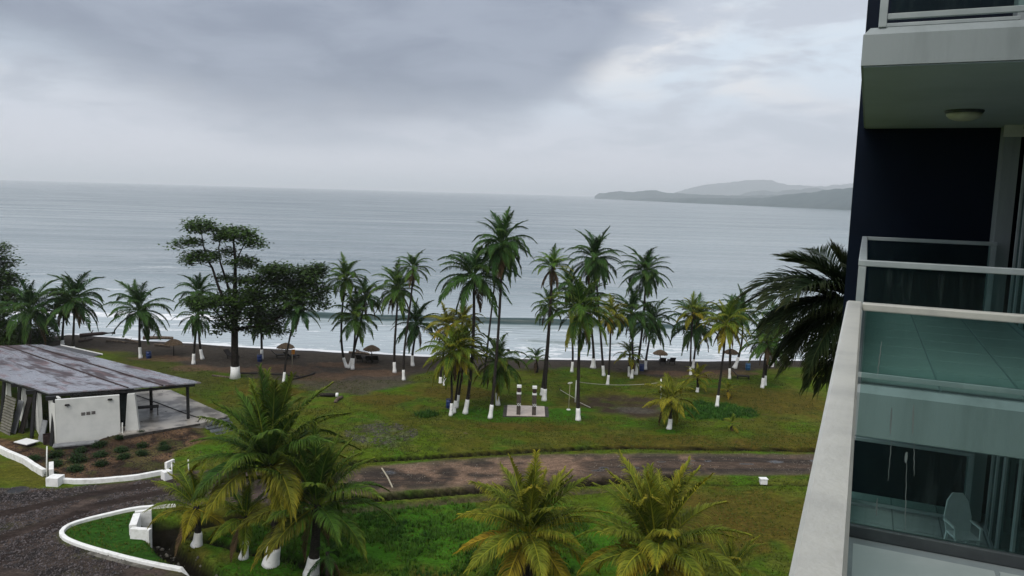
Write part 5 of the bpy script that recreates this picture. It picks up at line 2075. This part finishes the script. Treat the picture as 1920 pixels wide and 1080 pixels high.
# orange sign on a pole
p = at(548, 690, 0)
o = empty('beach_sign', tuple(p), label='small orange flag sign on a thin pale pole', cat='sign')
mb = MB()
mb.tube([(0, 0, -.1), (0, 0, 2.15)], .045, 8)
mb.build('pole', M['pole_cream'], o, True)
mb = MB()
mb.obox((.13, -.03, 1.92), (.19, 0, 0), (0, .012, 0), (0.02, 0, .28))
mb.build('panel', M['sign_orange'], o)

# volleyball court
pl0 = at(1078.5, 754, 0)
pl1 = at(1239, 752, 0)
posts = []
for p, topx, topy, lb in ((pl0, 1081, 714, 'white volleyball post beside the large palm'), (pl1, 1239.5, 711, 'white volleyball post behind the young yellow palm')):
    tpt = atY(topx, topy, p.y)
    o = empty('net_post', (p.x, p.y, hz(p.x, p.y)), label=lb, cat='post', group='volleyball posts')
    mb = MB()
    mb.tube([(0, 0, -.2), (tpt.x - p.x, 0, tpt.z)], .07, 10)
    mb.build('pole', M['white_paint'], o, True)
    mb = MB()
    mb.lathe([(.075, 0), (.08, .02), (.03, .05)], 10, (tpt.x - p.x, 0, tpt.z))
    mb.build('cap', M['white_paint'], o, True)
    posts.append((o, Vector((tpt.x, p.y, tpt.z))))
net = empty('volleyball_net', tuple(pl0), label='sagging white tape of the volleyball net between two posts', cat='net')
mb = MB()
n = 16
A_ = posts[0][1] - Vector((-.08, 0, .10))
B_ = posts[1][1] - Vector((.08, 0, .35))
for i in range(n):
    f0, f1 = i / n, (i + 1) / n
    for f_, g in ((f0, f1),):
        a_ = A_.lerp(B_, f0) - Vector((0, 0, .30 * 4 * f0 * (1 - f0))) - pl0
        b_ = A_.lerp(B_, f1) - Vector((0, 0, .30 * 4 * f1 * (1 - f1))) - pl0
        mb.bar(a_, b_, .02, .045)
mb.build('tape', M['rope'], net)
rp0, rp1 = at(1047, 728, .25), at(1078, 748, .5)
ro = empty('guy_rope', tuple(at(1047, 728, 0)), label='taut white rope running down from the left volleyball post', cat='rope')
mb = MB()
tpt = Vector(at(1050, 731, .06)) - ro.location
mb.tube([tpt, Vector(atY(1078, 747, pl0.y)) - ro.location], .035, 6)
mb.build('rope', M['rope'], ro)
mb = MB()
mb.tube([(tpt.x, tpt.y, -.1), (tpt.x - .05, tpt.y, .25)], .04, 6)
mb.build('stake', M['wood_dark'], ro)
ln = empty('court_line', tuple(at(1100, 761, 0)), label='short white line marker lying at the court corner', cat='rope')
mb = MB()
mb.tube([Vector(at(1088, 755, .05)) - ln.location, Vector(at(1098, 760, .05)) - ln.location, Vector(at(1107, 764, .04)) - ln.location], .04, 6)
mb.build('rope', M['rope'], ln)

# ring on a pole
p = at(1066, 769, 0)
o = empty('ring_pole', (p.x, p.y, hz(p.x, p.y)), label='thin pale pole with a white ring on top and a round foot', cat='hoop')
h = atY(1067, 719, p.y).z
mb = MB()
mb.tube([(0, 0, 0), (.05, 0, h)], .028, 8)
mb.build('pole', M['pole_cream'], o, True)
mb = MB()
ring = [(.05 + .20 * math.cos(a), .20 * math.sin(a), h + .03 + .05 * math.cos(a)) for a in [2 * math.pi * q / 20 for q in range(21)]]
mb.tube(ring, .035, 6, cap=False)
mb.build('ring', M['white_paint'], o, True)
mb = MB()
mb.lathe([(.20, -.05), (.20, .06), (.16, .09)], 14)
mb.build('foot', M['box_white'], o)

# stone shower columns on a tiled base
c0, c1, c2, c3 = at(949.5, 779, .12), at(1022.5, 780.5, .12), at(1021, 761.5, .12), at(951.5, 759, .12)
pb_ = (c0 + c1 + c2 + c3) / 4
plat = empty('tiled_platform', (pb_.x, pb_.y, 0), label='pale pink tiled base with dark edges under the stone columns', cat='platform')
PO = Vector((pb_.x, pb_.y, 0))
mb = MB()
cen = (c0 + c1 + c2 + c3) / 4
ring_ = [cen + (q - cen) * s for q, s in ((c0, 1.0), (c1, 1.0), (c2, 1.0), (c3, 1.0))]
ex = (c1 - c0).normalized() * .35
ring_ = [c0 - ex - PO, c1 + ex - PO, c2 + ex - PO, c3 - ex - PO]
mb.prism([(q.x, q.y) for q in ring_], -.2, .07)
mb.build('base', M['stone_dark'], plat)
for i in range(3):
    for j in range(2):
        def bl(u_, v_):
            return c0.lerp(c1, u_).lerp(c3.lerp(c2, u_), v_) - PO
        u0_, u1_ = i / 3 + .004, (i + 1) / 3 - .004
        v0_, v1_ = j / 2 + .008, (j + 1) / 2 - .008
        mb = MB()
        mb.prism([tuple(bl(*q))[:2] for q in ((u0_, v0_), (u1_, v0_), (u1_, v1_), (u0_, v1_))], .072, .12 + .004 * ((i + j) % 2))
        mb.build('tile', M['tile_pink'], plat)
for (bx_, by_, tx_, ty_, lb) in ((972, 776.5, 973, 722, 'left square stone column with white bands on the tiled base'), (1001, 777.5, 1001.5, 724, 'right square stone column with white bands on the tiled base')):
    p = at(bx_, by_, .13)
    Ht = atY(tx_, ty_, p.y).z - .13
    o = empty('stone_column', tuple(p), 0, label=lb, cat='column', group='stone columns on the tiled base')
    hw2 = 7.6 / F * p.y / 2

    def seg(name, f0, f1, wmul, m_):
        mb = MB()
        mb.box(-hw2 * wmul, hw2 * wmul, -hw2 * wmul + .0, hw2 * wmul, Ht * f0, Ht * f1)
        return mb.build(name, m_, o, bevel=.012)
    seg('lower_shaft', 0, .295, 1, M['column_stone'])
    core = seg('lattice_core', .297, .398, .86, M['rust'])
    for sgn in (-1, 1):
        for k2 in (0, 1):
            for (dx, dy) in ((0, -1), (1, 0)):
                mb = MB()
                z0_, z1_ = Ht * .30, Ht * .395
                xa, xb = (-hw2 * .9, 0) if k2 == 0 else (0, hw2 * .9)
                if sgn < 0:
                    xa, xb = xb, xa
                if dy:
                    mb.bar((xa, -hw2 * .93, z0_), (xb, -hw2 * .93, z1_), .03, .045, (0, 1, 0))
                else:
                    mb.bar((hw2 * .93, xa, z0_), (hw2 * .93, xb, z1_), .03, .045, (1, 0, 0))
                mb.build('lattice_bar', M['box_white'], core)
    seg('upper_shaft', .40, .70, 1.08, M['column_stone'])
    seg('band', .702, .762, 1.14, M['box_white'])
    seg('neck', .764, .92, .96, M['rust'])
    seg('cap', .922, 1.0, 1.14, M['box_white'])

# fallen logs and timber edging
def log(name, a, b, r_, m_, lb, cat, cut=None, bend=0.0, z=.12):
    pa, pb2 = at(*a, z), at(*b, z)
    o = empty(name, tuple(pa), label=lb, cat=cat)
    d = pb2 - pa
    s = Vector((-d.y, d.x, 0)).normalized() * bend
    path = [Vector((0, 0, 0)), d * .3 + s * .8, d * .65 + s, d]
    mb = MB()
    mb.tube(path, [r_ * 1.05, r_, r_ * .95, r_ * .85], 9)
    o2 = mb.build('trunk', m_, o, True)
    if cut:
        mb = MB()
        u_ = d.normalized()
        mb.tube([d - u_ * .02, d + u_ * cut], [r_ * 1.1, r_ * 1.15], 10)
        mb.build('painted_end', M['limewash'], o, True)
    else:
        mb = MB()
        u_ = (d - path[2]).normalized()
        mb.tube([path[1], path[1] + Vector((r_ * 1.5, 0, r_ * 2.4))], [r_ * .35, r_ * .2], 6)
        mb.build('branch_stub', m_, o, True)
    return o


log('fallen_trunk', (593, 740), (630, 740.5), .20, M['wood_dark'], 'fallen dark palm trunk with a white painted end', 'log', cut=.22, z=.2)
log('cut_log', (629, 753), (642, 744), .17, M['driftwood'], 'short curved cut log beside the fallen dark trunk', 'log', bend=.15, z=.15)
log('timber_edging', (448, 700), (560, 706), .12, M['wood_dark'], 'long dark timber lying right of the almond tree foot', 'timber', bend=.3, z=.06)
log('timber_edging', (398, 704), (434, 708), .11, M['driftwood'], 'weathered timber lying left of the almond tree foot', 'timber', z=.06)
log('timber_edging', (545, 712), (590, 700), .13, M['wood_dark'], 'dark slanting timber near the leaning palm foot', 'timber', bend=-.2, z=.06)
DG = 'driftwood logs along the waterline'
for i, (a, b, r_, bd_, lb) in enumerate((((150, 629), (216, 624), .26, .3, 'long driftwood trunk at the waterline behind the two left palms'), ((268, 634), (324, 634), .24, .3, 'driftwood trunk in the wash left of the shore parasol'), ((200, 639), (236, 642), .14, .2, 'thin pale driftwood on the sand left of the lone palm'),
                                        ((148, 640), (175, 634), .16, -.2, 'short driftwood piece close to the pavilion roof'), ((290, 646), (318, 649), .15, .2, 'driftwood stick under the shore parasol'), ((654, 661), (692, 664), .17, .3, 'pale driftwood trunk behind the round parasol'), ((668, 656), (689, 662), .12, -.3, 'dark forked driftwood behind the round parasol'),
                                        ((235, 636), (262, 643), .13, .1, 'driftwood stick right beside the lone palm trunk'))):
    o = log('driftwood_log', a, b, r_, M['driftwood'] if i % 3 else M['rust'], lb, 'driftwood', bend=bd_, z=.08)
    o['group'] = DG

# small scatter nobody could count
def scatter(name, pts, kind_m, shape, smin, smax, seed):
    r = np.random.RandomState(seed)
    V, Fq = [], []
    base = np.array([(1, 0, 0), (0, 1, 0), (-1, 0, 0), (0, -1, 0), (0, 0, .8), (0, 0, -.8)], float) if shape == 'stone' else np.array([(-1, -.09, 0), (1, -.07, .02), (1, .07, .02), (-1, .09, 0), (0, 0, .12), (0, 0, -.1)], float)
    tri = np.array([(0, 1, 4), (1, 2, 4), (2, 3, 4), (3, 0, 4), (1, 0, 5), (2, 1, 5), (3, 2, 5), (0, 3, 5)])
    n = len(pts)
    s = smin * (smax / smin) ** (r.uniform(0, 1, n) ** 2.2)
    a = r.uniform(0, 6.283, n)
    V = base[None] * s[:, None, None] * r.uniform(.7, 1.3, (n, 1, 3))
    ca, sa = np.cos(a)[:, None], np.sin(a)[:, None]
    x = V[:, :, 0] * ca - V[:, :, 1] * sa
    y = V[:, :, 0] * sa + V[:, :, 1] * ca
    z = V[:, :, 2] + s[:, None] * .25
    co = np.stack([x + pts[:, 0:1], y + pts[:, 1:2], z + pts[:, 2:3]], 2).reshape(-1, 3)
    f = (tri[None] + (np.arange(n) * 6)[:, None, None]).reshape(-1, 3)
    return link(name, np_mesh(name, co, f, kind_m), kind='stuff')


def rand_pts(n, x0, x1, y0, y1, test, seed):
    r = np.random.RandomState(seed)
    x = r.uniform(x0, x1, n)
    y = r.uniform(y0, y1, n)
    m_ = test(x, y)
    x, y = x[m_], y[m_]
    return np.stack([x, y, height(x, y)], 1)


M['gravel'] = mat('gravel_stone', (.10, .085, .085), .7, .3, nscale=3.0, col2=(.022, .019, .02), lo=.42, hi=.58)
M['twig'] = mat('twig_litter', (.17, .13, .09), .9, .1, nscale=2, col2=(.05, .038, .028))
M['stone_litter'] = mat('stone_litter', (.26, .23, .19), .8, .2, nscale=2, col2=(.08, .07, .055), lo=.42, hi=.58)
scatter('gravel', rand_pts(60000, -38, -12, 35, 56, lambda x, y: (poly_sd(x, y, DRIVE) > .1) & (fbm(x * .4, y * .4, 5, 3) > .43) & (seg_dist(x, y, PP([(-120, 1050), (60, 990), (180, 948), (330, 918), (640, 908)])) > .5) & (seg_dist(x, y, PP([(-120, 990), (60, 952), (180, 925), (330, 902), (640, 893)])) > .5), 1), M['gravel'], 'stone', .025, .085, 2)
scatter('gravel', rand_pts(9000, -12, 28, 52, 64, lambda x, y: (poly_sd(x, y, ROAD) > .15) & (fbm(x * .5, y * .9, 6, 3) > .5), 3), M['stone_litter'], 'stone', .015, .05, 4)
ctr = at(715, 812)
scatter('pebbles', rand_pts(4500, ctr.x - 4, ctr.x + 4, ctr.y - 3.4, ctr.y + 4, lambda x, y: (np.hypot((x - ctr.x) / 3.2, (y - ctr.y) / 2.9) < 1) & (fbm(x * 1.2, y * 1.2, 7, 3) > .46), 5), M['gravel'], 'stone', .03, .08, 6)
scatter('soil_clods', rand_pts(16000, -40, -20, 50, 64, lambda x, y: poly_sd(x, y, BED) > .2, 7), M['rust'], 'stone', .02, .07, 8)
scatter('beach_litter', rand_pts(2600, -70, 40, 92, 112, lambda x, y: (np.abs(y - shoreY(x) + 1.6 + 1.5 * (fbm(x * .2, x * 0, 9, 3) - .5)) < np.where(x < -38, 1.6, .5)) & (vnoise(x * .4, y * .4, 12) > np.where(x < -30, .35, .6)), 9), M['twig'], 'twig', .10, .55, 10)
scatter('ditch_stones', rand_pts(900, -26, -8, 36, 48, lambda x, y: seg_dist(x, y, DITCH5) < .75, 11), M['concrete_rough'], 'stone', .04, .16, 12)
tpts = rand_pts(260, -38, -25, 60, 76, lambda x, y: (poly_sd(x, y, TERRACE) > .3) & (vnoise(x * .5, y * .5, 18) > .45), 17)
tpts[:, 2] = TER_Z
scatter('leaf_litter', tpts, M['wood_dark'], 'twig', .05, .26, 18)
scatter('lawn_litter', rand_pts(700, -30, 30, 56, 95, lambda x, y: vnoise(x * .3, y * .3, 15) > .55, 13), M['twig'], 'twig', .06, .3, 14)

# grass tufts
def grass(name, pts, h, seed, colA, colB, blades=4):
    r = np.random.RandomState(seed)
    n = len(pts)
    k = blades
    px_ = np.repeat(pts, k, 0)
    N = n * k
    a = r.uniform(0, 6.283, N)
    hh = h * r.uniform(.5, 1.3, N) * np.repeat(r.uniform(.6, 1.3, n), k)
    out = hh * r.uniform(.25, .8, N)
    wd = .030 * r.uniform(.7, 1.4, N)
    base = px_ + np.stack([np.cos(a) * .05, np.sin(a) * .05, np.full(N, -.02)], 1)
    sd_ = np.stack([-np.sin(a), np.cos(a), np.zeros(N)], 1) * wd[:, None]
    tipp = base + np.stack([np.cos(a) * out, np.sin(a) * out, hh], 1)
    co = np.stack([base - sd_, base + sd_, tipp], 1).reshape(-1, 3)
    f = np.arange(N * 3).reshape(-1, 3)
    me = np_mesh(name, co, f, M['grass'])
    cfac = np.clip(np.repeat(fbm(pts[:, 0] * .6, pts[:, 1] * .6, 88, 3), k) * 1.6 - .3 + r.normal(0, .12, N), 0, 1)
    c = np.array(colA)[None] * (1 - cfac[:, None]) + np.array(colB)[None] * cfac[:, None]
    add_attr(me, 'Col', np.repeat(c, 3, 0), 'FLOAT_COLOR')
    return link(name, me, kind='stuff')


gmx = bpy.data.materials.new('grass_blades')
gmx.use_nodes = True
t = NT(gmx.node_tree)
b = t.n['Principled BSDF']
b.inputs['Roughness'].default_value = .7
b.inputs['Specular IOR Level'].default_value = .12
t.put(b.inputs['Base Color'], t.attr('Col').outputs['Color'])
M['grass'] = gmx


def lawn_ok(x, y):
    bad = (poly_sd(x, y, ROAD) > -.2) | (poly_sd(x, y, DRIVE) > -.25) | (poly_sd(x, y, BED) > -.1) | (poly_sd(x, y, TERRACE) > -.2)
    for l_, wd_ in ((DITCH1, .35), (DITCH2, .6), (DITCH3, .35), (DITCH4, .2), (DITCH5, .7), (DITCH6, .3), (DITCH7, .8)):
        bad |= seg_dist(x, y, l_) < wd_
    bad |= poly_sd(x, y, [c0, c1, c2, c3]) > -.5
    bad |= (np.abs(x - HW.x) < 1.3) & (np.abs(y - HW.y - .6) < 1.6)
    bad |= poly_sd(x, y, COURT) > -.2
    return ~bad


lush_px = PP([(400, 1000), (620, 950), (880, 945), (1100, 980), (1120, 1050), (1020, 1140), (600, 1140), (540, 1060)])
grass('grass', rand_pts(26000, -24, 12, 35, 56, lambda x, y: lawn_ok(x, y) & (poly_sd(x, y, lush_px) > 0) & (fbm(x * .9, y * .9, 30, 3) > .44), 20), .26, 21, (.012, .046, .004), (.070, .150, .014), 5)
grass('grass', rand_pts(60000, -28, 30, 36, 72, lambda x, y: lawn_ok(x, y) & (fbm(x * .7, y * .7, 31, 3) > .40), 22), .11, 23, (.040, .058, .006), (.075, .095, .010), 3)
grass('grass', rand_pts(42000, -40, 32, 60, 92, lambda x, y: lawn_ok(x, y) & (fbm(x * .5, y * .5, 32, 3) > .46) & (poly_sd(x, y, PP(sand_px)) < -.4), 24), .10, 25, (.046, .056, .012), (.052, .070, .014), 3)
lp1 = at(1330, 770)
grass('grass', rand_pts(3000, lp1.x - 6, lp1.x + 6, lp1.y - 4, lp1.y + 4, lambda x, y: np.hypot((x - lp1.x) / 4.6, (y - lp1.y) / 2.8) + (fbm(x * .8, y * .8, 34, 3) - .5) < 1, 26), .28, 27, (.016, .056, .008), (.030, .085, .010), 5)
lp2 = at(800, 778)
grass('grass', rand_pts(500, lp2.x - 2, lp2.x + 2, lp2.y - 2, lp2.y + 2, lambda x, y: np.hypot((x - lp2.x) / 1.1, (y - lp2.y) / 1.0) < 1, 28), .40, 29, (.014, .050, .006), (.03, .08, .01), 6)
